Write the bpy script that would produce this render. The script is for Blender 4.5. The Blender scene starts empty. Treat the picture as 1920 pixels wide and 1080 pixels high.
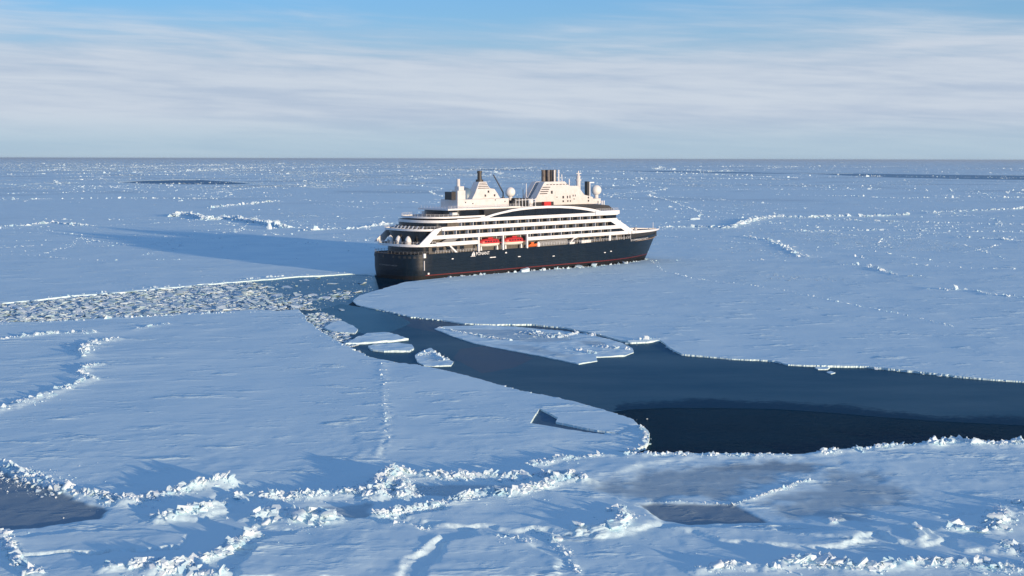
import bpy, bmesh, math, random
import numpy as np
from mathutils import Vector, Matrix, Euler
from mathutils.geometry import delaunay_2d_cdt

random.seed(7)
RNG = np.random.default_rng(11)
scene = bpy.context.scene
COL = scene.collection

# ------------------------------------------------------------------ camera
CAM_H, FPX, HORIZON = 47.0, 2600.0, 297.8      # drone height (m), focal length in 1920-px units, horizon row
ROLL = math.atan(4.4 / 1920)
PITCH = math.atan((540 - HORIZON) / FPX)
cam_data = bpy.data.cameras.new("camera")
cam = bpy.data.objects.new("camera", cam_data)
COL.objects.link(cam)
cam_data.sensor_width = 36.0
cam_data.lens = 36.0 * FPX / 1920
cam_data.clip_start = 1.0
cam_data.clip_end = 300000.0
cam.location = (0, 0, CAM_H)
cam.rotation_euler = (Matrix.Rotation(math.pi / 2 - PITCH, 3, 'X') @ Matrix.Rotation(ROLL, 3, 'Z')).to_euler()
scene.camera = cam

# ------------------------------------------------------------------ light
SUN_DIR = Vector((0.664, -0.748, 0)).normalized()
SUN_EL = math.radians(5.4)
to_sun = Vector((SUN_DIR.x * math.cos(SUN_EL), SUN_DIR.y * math.cos(SUN_EL), math.sin(SUN_EL)))
sun_data = bpy.data.lights.new("sun", 'SUN')
sun_data.energy = 3.2
sun_data.angle = math.radians(0.9)
sun_data.color = (1.0, 0.76, 0.50)
sun = bpy.data.objects.new("sun", sun_data)
COL.objects.link(sun)
sun.rotation_euler = to_sun.to_track_quat('Z', 'Y').to_euler()

world = bpy.data.worlds.new("World")
scene.world = world
world.use_nodes = True
wn, wl = world.node_tree.nodes, world.node_tree.links
wn.clear()


def wnode(kind, **kw):
    n = wn.new(kind)
    for k, v in kw.items():
        setattr(n, k, v)
    return n


def wmath(op, a, b=None, clamp=False):
    n = wn.new('ShaderNodeMath')
    n.operation = op
    n.use_clamp = clamp
    for i, v in enumerate((a, b)):
        if v is None:
            continue
        if isinstance(v, (int, float)):
            n.inputs[i].default_value = v
        else:
            wl.new(v, n.inputs[i])
    return n.outputs[0]


def wmaprange(v, a, b, c, d, smooth=True):
    n = wn.new('ShaderNodeMapRange')
    n.interpolation_type = 'SMOOTHSTEP' if smooth else 'LINEAR'
    wl.new(v, n.inputs['Value'])
    for k, x in zip(('From Min', 'From Max', 'To Min', 'To Max'), (a, b, c, d)):
        n.inputs[k].default_value = x
    return n.outputs[0]


def wmix(fac, a, b):
    n = wn.new('ShaderNodeMix')
    n.data_type = 'RGBA'
    wl.new(fac, n.inputs[0])
    for i, v in ((6, a), (7, b)):
        if isinstance(v, tuple):
            n.inputs[i].default_value = v
        else:
            wl.new(v, n.inputs[i])
    return n.outputs[2]


sky = wnode('ShaderNodeTexSky', sky_type='NISHITA', sun_disc=False)
sky.sun_elevation = SUN_EL
sky.sun_rotation = math.atan2(SUN_DIR.x, SUN_DIR.y)
sky.altitude = 50
sky.air_density = 1.0
sky.dust_density = 0.0
sky.ozone_density = 5.0
tc = wnode('ShaderNodeTexCoord')
sep = wnode('ShaderNodeSeparateXYZ')
wl.new(tc.outputs['Generated'], sep.inputs[0])
elev = sep.outputs['Z']
# thin high cloud in long streaks, seen edge-on towards the horizon all the way round
cmb = wnode('ShaderNodeCombineXYZ')
wl.new(sep.outputs['X'], cmb.inputs[0])
wl.new(sep.outputs['Y'], cmb.inputs[1])
wl.new(wmath('ADD', wmath('MULTIPLY', elev, 13.0), wmath('MULTIPLY', sep.outputs['X'], 0.55)), cmb.inputs[2])


def wnoise(scale, detail, rough, dist=0.0):
    n = wnode('ShaderNodeTexNoise')
    n.inputs['Scale'].default_value = scale
    n.inputs['Detail'].default_value = detail
    n.inputs['Roughness'].default_value = rough
    n.inputs['Distortion'].default_value = dist
    wl.new(cmb.outputs[0], n.inputs['Vector'])
    return n.outputs['Fac']


nbig, nmid, nfine = wnoise(2.6, 4.0, 0.5, 0.3), wnoise(6.5, 5.0, 0.55, 0.5), wnoise(17.0, 5.0, 0.6, 0.3)
mixn = wmath('ADD', wmath('ADD', wmath('MULTIPLY', nbig, 0.52), wmath('MULTIPLY', nmid, 0.36)), wmath('MULTIPLY', nfine, 0.12))
lift = wmath('ADD', elev, wmath('MULTIPLY', wmath('SUBTRACT', mixn, 0.5), -0.16))     # ragged upper edge of the veil
veil = wmaprange(lift, 0.058, 0.118, 0.92, 0.05)
veil = wmath('MULTIPLY', veil, wmaprange(elev, 0.006, 0.035, 0.30, 1.0))                # sinks into haze at the horizon
wisps = wmath('MULTIPLY', wmaprange(mixn, 0.50, 0.70, 0.0, 0.75), wmaprange(elev, 0.02, 0.30, 1.0, 0.25))
cov = wmath('MAXIMUM', veil, wisps)
tone = wmaprange(wmath('ADD', wmath('ADD', wmath('MULTIPLY', nmid, 0.45), wmath('MULTIPLY', nfine, 0.22)), wmath('MULTIPLY', nbig, 0.33)), 0.38, 0.61, 0.0, 1.0)
cloud_col = wmix(tone, (3.0, 3.55, 4.45, 1), (4.0, 4.4, 5.0, 1))
hazec = wmaprange(elev, 0.0, 0.17, 1.0, 0.28)
sky_t = wn.new('ShaderNodeMix')
sky_t.data_type = 'RGBA'
sky_t.blend_type = 'MULTIPLY'
sky_t.inputs[0].default_value = 1.0
wl.new(sky.outputs[0], sky_t.inputs[6])
sky_t.inputs[7].default_value = (0.58, 1.42, 1.78, 1)
base = wmix(wmath('MULTIPLY', hazec, 0.92), sky_t.outputs[2], (2.65, 3.6, 4.5, 1))
skyc = wmix(cov, base, cloud_col)
bg = wnode('ShaderNodeBackground')
bg.inputs['Strength'].default_value = 0.1
wl.new(skyc, bg.inputs['Color'])
out = wnode('ShaderNodeOutputWorld')
wl.new(bg.outputs[0], out.inputs[0])

scene.view_settings.view_transform = 'Standard'
scene.view_settings.look = 'None'
scene.view_settings.exposure = 0.62
scene.view_settings.gamma = 1.0
scene.view_settings.use_curve_mapping = False
scene.cycles.max_bounces = 6
scene.cycles.use_denoising = True

# ------------------------------------------------------------------ survey: photo pixel -> point on the sea plane
def G(px, py, z=0.0):
    u, v = px - 960, 540 - py
    c, s = math.cos(ROLL), math.sin(ROLL)
    u, v = u * c - v * s, u * s + v * c
    dy = FPX * math.cos(PITCH) + v * math.sin(PITCH)
    dz = -FPX * math.sin(PITCH) + v * math.cos(PITCH)
    t = (z - CAM_H) / dz
    return np.array((u * t, dy * t))


# ------------------------------------------------------------------ noise
def _hash(ix, iy, seed):
    h = (ix.astype(np.int64) * 374761393 + iy.astype(np.int64) * 668265263 + seed * 1274126177) & 0xFFFFFFFF
    h = ((h ^ (h >> 13)) * 1274126177) & 0xFFFFFFFF
    return ((h ^ (h >> 16)) & 0xFFFFFF) / float(0xFFFFFF)


def vnoise(x, y, seed=0):
    ix, iy = np.floor(x), np.floor(y)
    fx, fy = x - ix, y - iy
    fx = fx * fx * fx * (fx * (fx * 6 - 15) + 10)
    fy = fy * fy * fy * (fy * (fy * 6 - 15) + 10)
    a, b = _hash(ix, iy, seed), _hash(ix + 1, iy, seed)
    c, d = _hash(ix, iy + 1, seed), _hash(ix + 1, iy + 1, seed)
    return (a + (b - a) * fx) * (1 - fy) + (c + (d - c) * fx) * fy


def fbm(x, y, seed=0, octv=4, gain=0.5):
    t, amp, tot = 0.0, 1.0, 0.0
    for i in range(octv):
        t = t + amp * vnoise(x * 2 ** i + 17.3 * i, y * 2 ** i - 9.1 * i, seed + i)
        tot += amp
        amp *= gain
    return t / tot * 2 - 1


def in_poly(px, py, poly):
    """even-odd test for many points, slicing the sorted rows for each edge"""
    order = np.argsort(py)
    sy, sx = py[order], px[order]
    flag = np.zeros(len(px), bool)
    n = len(poly)
    for i in range(n):
        x0, y0 = poly[i]
        x1, y1 = poly[(i + 1) % n]
        if y0 == y1:
            continue
        if y0 > y1:
            x0, y0, x1, y1 = x1, y1, x0, y0
        a, b = np.searchsorted(sy, y0), np.searchsorted(sy, y1)
        if a < b:
            xi = x0 + (sy[a:b] - y0) / (y1 - y0) * (x1 - x0)
            flag[a:b] ^= sx[a:b] < xi
    res = np.zeros(len(px), bool)
    res[order] = flag
    return res


def seg_dist(x, y, line):
    """distance to a polyline and the running length at the nearest point"""
    best = np.full(len(x), 1e18)
    for (x0, y0), (x1, y1) in zip(line[:-1], line[1:]):
        dx, dy = x1 - x0, y1 - y0
        L2 = dx * dx + dy * dy + 1e-9
        t = np.clip(((x - x0) * dx + (y - y0) * dy) / L2, 0, 1)
        d = (x - x0 - t * dx) ** 2 + (y - y0 - t * dy) ** 2
        best = np.minimum(best, d)
    return np.sqrt(best)


def smooth(a, b, v):
    t = np.clip((v - a) / (b - a), 0, 1)
    return t * t * (3 - 2 * t)


def roughen(pts, step_px=3.0, amp_px=1.6, seed=0, closed=False):
    """densify a ground polyline and give it a broken edge (about amp_px pixels of the photo)"""
    P = [np.array(p, float) for p in pts]
    if closed:
        P.append(P[0])
    res = []
    k = 0.0
    for a, b in zip(P[:-1], P[1:]):
        d = max(60.0, 0.5 * (a[1] + b[1]))
        ex = abs(b[0] - a[0]) * FPX / d + abs(b[1] - a[1]) * FPX * CAM_H / d / d
        n = int(max(1, min(400, ex / step_px))) if d < 3000 else 1
        nrm = np.array((-(b - a)[1], (b - a)[0]))
        nrm = nrm / (np.linalg.norm(nrm) + 1e-9)
        sc = amp_px * d / FPX
        for i in range(n):
            t = i / n
            p = a + (b - a) * t
            q = k + i
            o = float(fbm(np.array([q * 0.11]), np.array([seed * 3.7]), seed, 5, 0.72)[0]) * 2.4
            o += float(_hash(np.array([int(q)]), np.array([seed]), 5)[0] - 0.5) * 0.9
            if _hash(np.array([int(q) // 5]), np.array([seed]), 6)[0] > 0.86:
                o += 1.1        # a bite broken out of the edge
            w = 1.0 if 0 < i else 0.25
            res.append(p + nrm * sc * o * w * (2.5 if n > 30 else 1.0))
        k += n
    if not closed:
        res.append(P[-1])
    return res


# ------------------------------------------------------------------ materials
def mat(name, color, rough=0.6, metal=0.0, spec=0.5, noise=None, bump=None, alpha_nodes=None):
    """principled material; noise = (scale, colour2, contrast lo, hi), bump = [(scale, distance, stretch)]"""
    m = bpy.data.materials.new(name)
    m.use_nodes = True
    nt = m.node_tree
    p = nt.nodes['Principled BSDF']
    p.inputs['Base Color'].default_value = (*color, 1)
    p.inputs['Roughness'].default_value = rough
    p.inputs['Metallic'].default_value = metal
    p.inputs['Specular IOR Level'].default_value = spec
    if noise or bump:
        tc = nt.nodes.new('ShaderNodeTexCoord')
        geo = nt.nodes.new('ShaderNodeNewGeometry')
    if noise:
        sc, c2, lo, hi = noise
        n = nt.nodes.new('ShaderNodeTexNoise')
        n.inputs['Scale'].default_value = sc
        n.inputs['Detail'].default_value = 5
        nt.links.new(geo.outputs['Position'], n.inputs['Vector'])
        mr = nt.nodes.new('ShaderNodeMapRange')
        mr.inputs['From Min'].default_value = lo
        mr.inputs['From Max'].default_value = hi
        nt.links.new(n.outputs['Fac'], mr.inputs['Value'])
        mx = nt.nodes.new('ShaderNodeMix')
        mx.data_type = 'RGBA'
        mx.inputs[6].default_value = (*color, 1)
        mx.inputs[7].default_value = (*c2, 1)
        nt.links.new(mr.outputs[0], mx.inputs[0])
        nt.links.new(mx.outputs[2], p.inputs['Base Color'])
    if bump:
        prev = None
        for sc, dist, st in bump:
            mp = nt.nodes.new('ShaderNodeMapping')
            mp.inputs['Rotation'].default_value = (0, 0, math.radians(-18))
            mp.inputs['Scale'].default_value = (sc / st, sc, sc)
            nt.links.new(geo.outputs['Position'], mp.inputs['Vector'])
            n = nt.nodes.new('ShaderNodeTexNoise')
            n.inputs['Scale'].default_value = 1.0
            n.inputs['Detail'].default_value = 4
            n.inputs['Roughness'].default_value = 0.6
            nt.links.new(mp.outputs[0], n.inputs['Vector'])
            b = nt.nodes.new('ShaderNodeBump')
            b.inputs['Strength'].default_value = 1.0
            b.inputs['Distance'].default_value = dist
            nt.links.new(n.outputs['Fac'], b.inputs['Height'])
            if prev:
                nt.links.new(prev.outputs[0], b.inputs['Normal'])
            prev = b
        nt.links.new(prev.outputs[0], p.inputs['Normal'])
    return m


def tag(o, label=None, cat=None, group=None, kind=None):
    for k, v in (('label', label), ('category', cat), ('group', group), ('kind', kind)):
        if v:
            o[k] = v
    return o


def empty(name, loc=(0, 0, 0)):
    o = bpy.data.objects.new(name, None)
    o.location = loc
    o.empty_display_size = 0.5
    COL.objects.link(o)
    return o


def link(name, me, parent=None):
    o = bpy.data.objects.new(name, me)
    COL.objects.link(o)
    if parent:
        o.parent = parent
    return o


def mesh_np(name, V, T, material, smooth_sh=False):
    """mesh from numpy arrays of points and triangles"""
    me = bpy.data.meshes.new(name)
    V = np.ascontiguousarray(V, dtype=np.float32)
    T = np.ascontiguousarray(T, dtype=np.int32)
    me.vertices.add(len(V))
    me.vertices.foreach_set('co', V.ravel())
    me.loops.add(T.size)
    me.loops.foreach_set('vertex_index', T.ravel())
    me.polygons.add(len(T))
    me.polygons.foreach_set('loop_start', np.arange(0, T.size, 3, dtype=np.int32))
    if smooth_sh:
        me.polygons.foreach_set('use_smooth', np.ones(len(T), bool))
    else:
        me.polygons.foreach_set('use_smooth', np.zeros(len(T), bool))
    me.update(calc_edges=True)
    me.materials.append(material)
    return me

# ================================================================== THE ICE
def snow_material(name, snow, thin, bumps):
    m = bpy.data.materials.new(name)
    m.use_nodes = True
    nt = m.node_tree
    p = nt.nodes['Principled BSDF']
    p.inputs['Roughness'].default_value = 0.85
    p.inputs['Specular IOR Level'].default_value = 0.15
    geo = nt.nodes.new('ShaderNodeNewGeometry')
    at = nt.nodes.new('ShaderNodeAttribute')
    at.attribute_name = 'thin_ice'
    n = nt.nodes.new('ShaderNodeTexNoise')
    n.inputs['Scale'].default_value = 0.05
    n.inputs['Detail'].default_value = 7
    nt.links.new(geo.outputs['Position'], n.inputs['Vector'])
    sn = nt.nodes.new('ShaderNodeMix')
    sn.data_type = 'RGBA'
    sn.inputs[6].default_value = (*snow, 1)
    sn.inputs[7].default_value = (snow[0] * 0.90, snow[1] * 0.94, snow[2] * 0.97, 1)
    mr0 = nt.nodes.new('ShaderNodeMapRange')
    mr0.inputs['From Min'].default_value = 0.35
    mr0.inputs['From Max'].default_value = 0.65
    nt.links.new(n.outputs['Fac'], mr0.inputs['Value'])
    nt.links.new(mr0.outputs[0], sn.inputs[0])
    # greyer floes of younger ice in the far pack
    n3 = nt.nodes.new('ShaderNodeTexNoise')
    n3.inputs['Scale'].default_value = 0.0035
    n3.inputs['Detail'].default_value = 6
    n3.inputs['Roughness'].default_value = 0.6
    nt.links.new(geo.outputs['Position'], n3.inputs['Vector'])
    mr3 = nt.nodes.new('ShaderNodeMapRange')
    mr3.interpolation_type = 'SMOOTHSTEP'
    mr3.inputs['From Min'].default_value = 0.50
    mr3.inputs['From Max'].default_value = 0.66
    mr3.inputs['To Max'].default_value = 0.55
    nt.links.new(n3.outputs['Fac'], mr3.inputs['Value'])
    sp = nt.nodes.new('ShaderNodeSeparateXYZ')
    nt.links.new(geo.outputs['Position'], sp.inputs[0])
    mr4 = nt.nodes.new('ShaderNodeMapRange')
    mr4.inputs['From Min'].default_value = 800
    mr4.inputs['From Max'].default_value = 2200
    nt.links.new(sp.outputs['Y'], mr4.inputs['Value'])
    mu3 = nt.nodes.new('ShaderNodeMath')
    mu3.operation = 'MULTIPLY'
    nt.links.new(mr3.outputs[0], mu3.inputs[0])
    nt.links.new(mr4.outputs[0], mu3.inputs[1])
    sn2 = nt.nodes.new('ShaderNodeMix')
    sn2.data_type = 'RGBA'
    nt.links.new(mu3.outputs[0], sn2.inputs[0])
    nt.links.new(sn.outputs[2], sn2.inputs[6])
    sn2.inputs[7].default_value = (0.36, 0.50, 0.58, 1)
    sn = sn2
    # streaks of drifted snow over the bare ice
    mp = nt.nodes.new('ShaderNodeMapping')
    mp.inputs['Rotation'].default_value = (0, 0, math.radians(-24))
    mp.inputs['Scale'].default_value = (0.05, 0.30, 0.3)
    nt.links.new(geo.outputs['Position'], mp.inputs['Vector'])
    n2 = nt.nodes.new('ShaderNodeTexNoise')
    n2.inputs['Scale'].default_value = 1.0
    n2.inputs['Detail'].default_value = 6
    n2.inputs['Roughness'].default_value = 0.65
    nt.links.new(mp.outputs[0], n2.inputs['Vector'])
    ad = nt.nodes.new('ShaderNodeMath')
    ad.operation = 'MULTIPLY_ADD'
    nt.links.new(n2.outputs['Fac'], ad.inputs[0])
    ad.inputs[1].default_value = -0.24
    nt.links.new(at.outputs['Fac'], ad.inputs[2])
    mr = nt.nodes.new('ShaderNodeMapRange')
    mr.interpolation_type = 'SMOOTHSTEP'
    mr.inputs['From Min'].default_value = -0.04
    mr.inputs['From Max'].default_value = 0.86
    nt.links.new(ad.outputs[0], mr.inputs['Value'])
    mx = nt.nodes.new('ShaderNodeMix')
    mx.data_type = 'RGBA'
    nt.links.new(mr.outputs[0], mx.inputs[0])
    nt.links.new(sn.outputs[2], mx.inputs[6])
    mx.inputs[7].default_value = (*thin, 1)
    nt.links.new(mx.outputs[2], p.inputs['Base Color'])
    prev = None
    for sc, dist, st, ang, sparse in bumps:
        mp = nt.nodes.new('ShaderNodeMapping')
        mp.inputs['Rotation'].default_value = (0, 0, math.radians(ang))
        mp.inputs['Scale'].default_value = (sc / st, sc, sc)
        nt.links.new(geo.outputs['Position'], mp.inputs['Vector'])
        nn = nt.nodes.new('ShaderNodeTexNoise')
        nn.inputs['Scale'].default_value = 1.0
        nn.inputs['Detail'].default_value = 4
        nn.inputs['Roughness'].default_value = 0.55
        nt.links.new(mp.outputs[0], nn.inputs['Vector'])
        b = nt.nodes.new('ShaderNodeBump')
        b.inputs['Strength'].default_value = 1.0
        b.inputs['Distance'].default_value = dist
        hgt = nn.outputs['Fac']
        if sparse:      # separate drifts on a smooth crust, thicker in some patches than in others
            mm = nt.nodes.new('ShaderNodeMapRange')
            mm.interpolation_type = 'SMOOTHSTEP'
            mm.inputs['From Min'].default_value = 0.54
            mm.inputs['From Max'].default_value = 0.78
            nt.links.new(hgt, mm.inputs['Value'])
            m2 = nt.nodes.new('ShaderNodeMapRange')
            m2.interpolation_type = 'SMOOTHSTEP'
            m2.inputs['From Min'].default_value = 0.42
            m2.inputs['From Max'].default_value = 0.62
            m2.inputs['To Min'].default_value = 0.12
            nt.links.new(n.outputs['Fac'], m2.inputs['Value'])
            mu = nt.nodes.new('ShaderNodeMath')
            mu.operation = 'MULTIPLY'
            nt.links.new(mm.outputs[0], mu.inputs[0])
            nt.links.new(m2.outputs[0], mu.inputs[1])
            hgt = mu.outputs[0]
        nt.links.new(hgt, b.inputs['Height'])
        if prev:
            nt.links.new(prev.outputs[0], b.inputs['Normal'])
        prev = b
    nt.links.new(prev.outputs[0], p.inputs['Normal'])
    return m


SNOW_C = (0.74, 0.92, 0.96)
M_SNOW = snow_material("wind_packed_snow", SNOW_C, (0.24, 0.33, 0.40),
                       [(0.035, 0.40, 1.3, -35, 0), (0.17, 0.75, 2.0, -40, 1), (0.6, 0.12, 1.8, -50, 1), (1.8, 0.012, 1.4, -30, 0)])
M_BLOCK = mat("broken_ice", (0.72, 0.82, 0.87), 0.7, spec=0.2, noise=(0.45, (0.40, 0.64, 0.77), 0.44, 0.70),
              bump=[(2.0, 0.05, 1.0)])
M_FAR = mat("far_hummock_ice", (0.52, 0.63, 0.70), 0.8, spec=0.1, noise=(0.05, (0.40, 0.54, 0.63), 0.4, 0.65))  # darker and bluer than the near blocks, for lower contrast far off
M_BRASH = mat("brash_ice", (0.66, 0.77, 0.83), 0.55, spec=0.3, noise=(0.3, (0.30, 0.48, 0.56), 0.42, 0.64),
              bump=[(3.0, 0.08, 1.0)])


def water_material(name, col, col2, rough, refl, wave, scale, under=None):
    """dark water or a wet skin of ice: body colour below a weak sky reflection that grows towards grazing angles"""
    m = bpy.data.materials.new(name)
    m.use_nodes = True
    nt = m.node_tree
    nt.nodes.remove(nt.nodes['Principled BSDF'])
    outn = nt.nodes['Material Output']
    geo = nt.nodes.new('ShaderNodeNewGeometry')

    def noise(sc, det, stretch=1.0):
        mp = nt.nodes.new('ShaderNodeMapping')
        mp.inputs['Rotation'].default_value = (0, 0, math.radians(-15))
        mp.inputs['Scale'].default_value = (sc / stretch, sc, sc)
        nt.links.new(geo.outputs['Position'], mp.inputs['Vector'])
        n = nt.nodes.new('ShaderNodeTexNoise')
        n.inputs['Scale'].default_value = 1.0
        n.inputs['Detail'].default_value = det
        n.inputs['Roughness'].default_value = 0.6
        nt.links.new(mp.outputs[0], n.inputs['Vector'])
        return n.outputs['Fac']
    b = nt.nodes.new('ShaderNodeBump')
    b.inputs['Distance'].default_value = wave
    nt.links.new(noise(scale, 6), b.inputs['Height'])
    mr = nt.nodes.new('ShaderNodeMapRange')
    mr.inputs['From Min'].default_value = 0.36
    mr.inputs['From Max'].default_value = 0.66
    nt.links.new(noise(0.03, 6, 2.5), mr.inputs['Value'])
    mx = nt.nodes.new('ShaderNodeMix')
    mx.data_type = 'RGBA'
    mx.inputs[6].default_value = (*col, 1)
    mx.inputs[7].default_value = (*col2, 1)
    nt.links.new(mr.outputs[0], mx.inputs[0])
    if under:           # clear water shows between the plates of skin
        at = nt.nodes.new('ShaderNodeAttribute')
        at.attribute_name = 'thin_ice'
        ad = nt.nodes.new('ShaderNodeMath')
        ad.operation = 'ADD'
        nt.links.new(at.outputs['Fac'], ad.inputs[0])
        nz = noise(0.9, 8, 1.5)
        nt.links.new(nz, ad.inputs[1])
        m5 = nt.nodes.new('ShaderNodeMapRange')
        m5.inputs['From Min'].default_value = 0.72
        m5.inputs['From Max'].default_value = 1.02
        nt.links.new(ad.outputs[0], m5.inputs['Value'])
        mu5 = nt.nodes.new('ShaderNodeMix')
        mu5.data_type = 'RGBA'
        nt.links.new(m5.outputs[0], mu5.inputs[0])
        mu5.inputs[6].default_value = (*under, 1)
        nt.links.new(mx.outputs[2], mu5.inputs[7])
        mx = mu5
    df = nt.nodes.new('ShaderNodeBsdfDiffuse')
    nt.links.new(mx.outputs[2], df.inputs['Color'])
    gl = nt.nodes.new('ShaderNodeBsdfGlossy')
    gl.inputs['Color'].default_value = (0.55, 0.80, 1.0, 1)
    gl.inputs['Roughness'].default_value = rough
    nt.links.new(b.outputs[0], gl.inputs['Normal'])
    fr = nt.nodes.new('ShaderNodeFresnel')
    fr.inputs['IOR'].default_value = 1.33
    nt.links.new(b.outputs[0], fr.inputs['Normal'])
    mu = nt.nodes.new('ShaderNodeMath')
    mu.operation = 'MULTIPLY'
    mu.use_clamp = True
    nt.links.new(fr.outputs[0], mu.inputs[0])
    mu.inputs[1].default_value = refl
    ms = nt.nodes.new('ShaderNodeMixShader')
    nt.links.new(mu.outputs[0], ms.inputs[0])
    nt.links.new(df.outputs[0], ms.inputs[1])
    nt.links.new(gl.outputs[0], ms.inputs[2])
    nt.links.new(ms.outputs[0], outn.inputs['Surface'])
    return m


M_WATER = water_material("cold_sea", (0.001, 0.017, 0.034), (0.003, 0.032, 0.058), 0.12, 0.11, 0.40, 0.7)
M_GREASE = water_material("grease_ice", (0.024, 0.080, 0.116), (0.078, 0.145, 0.172), 0.30, 0.24, 0.05, 0.4, under=(0.001, 0.022, 0.044))
M_WAKE = water_material("churned_wake_water", (0.10, 0.19, 0.22), (0.20, 0.31, 0.34), 0.25, 0.40, 0.20, 0.8)
M_TEAL = water_material("teal_shallow_slush", (0.045, 0.125, 0.155), (0.075, 0.165, 0.190), 0.25, 0.35, 0.06, 0.5)
M_YOUNG = water_material("brown_young_ice", (0.050, 0.085, 0.112), (0.088, 0.095, 0.104), 0.28, 0.30, 0.04, 0.4)

# --- the sea itself, one sheet to the horizon
sea = link("sea_water", mesh_np("sea_water", np.array([(-120000, 20, 0), (120000, 20, 0), (120000, 150000, 0), (-120000, 150000, 0)], float),
                                [(0, 1, 2), (0, 2, 3)], M_WATER))
tag(sea, kind='structure')

# --- ship placement (needed for the slot in the ice)
SHIP_TH, SHIP_TR, SHIP_B, SHIP_L = math.radians(43.5), math.radians(0.45), 14.5, 156.5
SHIP_M = Matrix.Translation((-44.21, 547.76, 0.0)) @ Matrix.Rotation(SHIP_TH, 4, 'Z') @ Matrix.Rotation(-SHIP_TR, 4, 'Y')


def ship_xy(s, y, z=0.0):
    v = SHIP_M @ Vector((s, y, z))
    return np.array((v.x, v.y))


def gp(*pts):
    return [G(*p) for p in pts]


# --- outlines of the two big sheets
slot_port = [ship_xy(s, y) for s, y in ((-3, 12.9), (3, 14.9), (20, 15.0), (95, 15.0), (112, 13.2), (128, 9.2), (140, 4.6), (149, 0.4))]
slot_star = [ship_xy(s, y) for s, y in ((149.5, -0.6), (140, -5.0), (128, -9.6), (112, -13.6), (95, -15.2), (60, -15.2), (30, -15.1), (12, -15.3))]
edge_channel_n = gp((-700, 636), (-300, 600), (0, 571), (75, 564), (150, 556), (230, 550), (300, 543), (420, 532), (520, 524), (560, 520), (600, 519),
                    (640, 516), (657, 515), (690, 516))
edge_lead_n = gp((760, 531), (703, 547), (674, 556), (663, 565), (668, 572), (690, 578), (720, 584), (770, 596), (830, 602), (872, 609), (930, 611), (1000, 611),
                 (1060, 617), (1100, 625), (1140, 634), (1163, 641), (1182, 645), (1212, 644), (1238, 641), (1256, 656), (1278, 667), (1330, 671), (1372, 675),
                 (1440, 678), (1456, 680), (1478, 686), (1545, 689), (1612, 690), (1632, 691), (1700, 698), (1790, 708), (1860, 714), (1920, 718), (2150, 739), (2700, 780))
NORTH = (roughen(edge_channel_n, 2.5, 1.7, 1) + slot_port + slot_star + roughen(edge_lead_n, 2.2, 1.5, 2)
         + [np.array(p, float) for p in ((900, 330), (4000, 1200), (100000, 70000), (110000, 140000), (-110000, 140000), (-100000, 70000), (-4000, 1200), (-900, 420))])
edge_channel_s = gp((-700, 668), (-300, 634), (0, 608), (60, 606), (130, 603), (200, 598), (260, 596), (330, 591), (400, 589), (470, 584), (520, 586), (560, 582))
edge_lead_s = gp((568, 592), (575, 606), (600, 622), (628, 640), (652, 652), (690, 671), (740, 681), (800, 691), (850, 702), (900, 714), (950, 729), (1005, 742),
                 (1030, 746), (1075, 756), (1120, 769), (1150, 778), (1185, 790), (1196, 800), (1214, 812), (1218, 826), (1212, 843), (1185, 850), (1150, 850), (1185, 855),
                 (1240, 857), (1300, 857), (1390, 856), (1480, 858), (1530, 855), (1562, 850), (1620, 848), (1670, 840), (1735, 840), (1790, 830), (1850, 833), (1920, 831), (2150, 836), (2700, 850))
SOUTH = (roughen(edge_channel_s, 2.2, 2.6, 3) + roughen(edge_lead_s, 2.2, 1.9, 4)
         + [np.array(p, float) for p in ((330, 120), (200, 100), (-200, 100), (-330, 140), (-420, 250))])
HOLE_S = [roughen(gp((1012, 769), (1030, 778), (1046, 787), (1042, 795), (1075, 802), (1120, 811), (1170, 818), (1115, 815), (1065, 810), (1028, 803), (994, 798), (1002, 784)), 3, 0.4, 5, True)]
HOLES_N = [roughen(gp((222, 342), (270, 339), (320, 337.6), (370, 337.6), (430, 341), (470, 345), (420, 346.5), (350, 346), (300, 345), (260, 344)), 3, .35, 6, True),
           roughen(gp((1500, 325), (1600, 325.5), (1700, 327), (1830, 328.5), (2000, 330), (2000, 338.5), (1820, 336.5), (1690, 333.5), (1600, 330.2)), 3, .3, 7, True),
           roughen(gp((790, 318), (860, 316.6), (950, 317.2), (1030, 319.4), (950, 319.6), (860, 318.8)), 3, .3, 8, True),
           roughen(gp((1120, 319.6), (1230, 320.4), (1420, 323.6), (1530, 326.2), (1400, 325.4), (1230, 322.4)), 3, .3, 9, True)]

# --- old, wind-bared thin ice inside the southern sheet (refrozen cracks): outline, strength, edge softness (m)
THIN = [
    (gp((-300, 850), (0, 886), (55, 912), (140, 940), (212, 962), (190, 978), (90, 992), (0, 1003), (-300, 1010)), 1.0, 0.7),
    (gp((1090, 925), (1150, 900), (1215, 880), (1300, 872), (1400, 864), (1570, 872), (1530, 893), (1440, 915), (1380, 945), (1230, 944), (1160, 938)), 0.60, 5.0),
    (gp((1195, 951), (1380, 950), (1445, 984), (1290, 990), (1225, 975)), 0.95, 0.9),
    (gp((1440, 868), (1560, 872), (1530, 893), (1350, 890), (1290, 880)), 0.72, 3.0),
    (gp((1545, 878), (1650, 886), (1760, 930), (1700, 965), (1560, 984), (1440, 984), (1400, 952), (1500, 912)), 0.55, 6.0),
    (gp((585, 955), (700, 953), (702, 977), (640, 980)), 0.55, 1.0),
    (gp((765, 914), (985, 916), (950, 930), (850, 938), (760, 942)), 0.5, 1.2),
    (gp((40, 1010), (300, 995), (340, 1005), (300, 1038), (60, 1045)), 0.18, 2.0),
]

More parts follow.
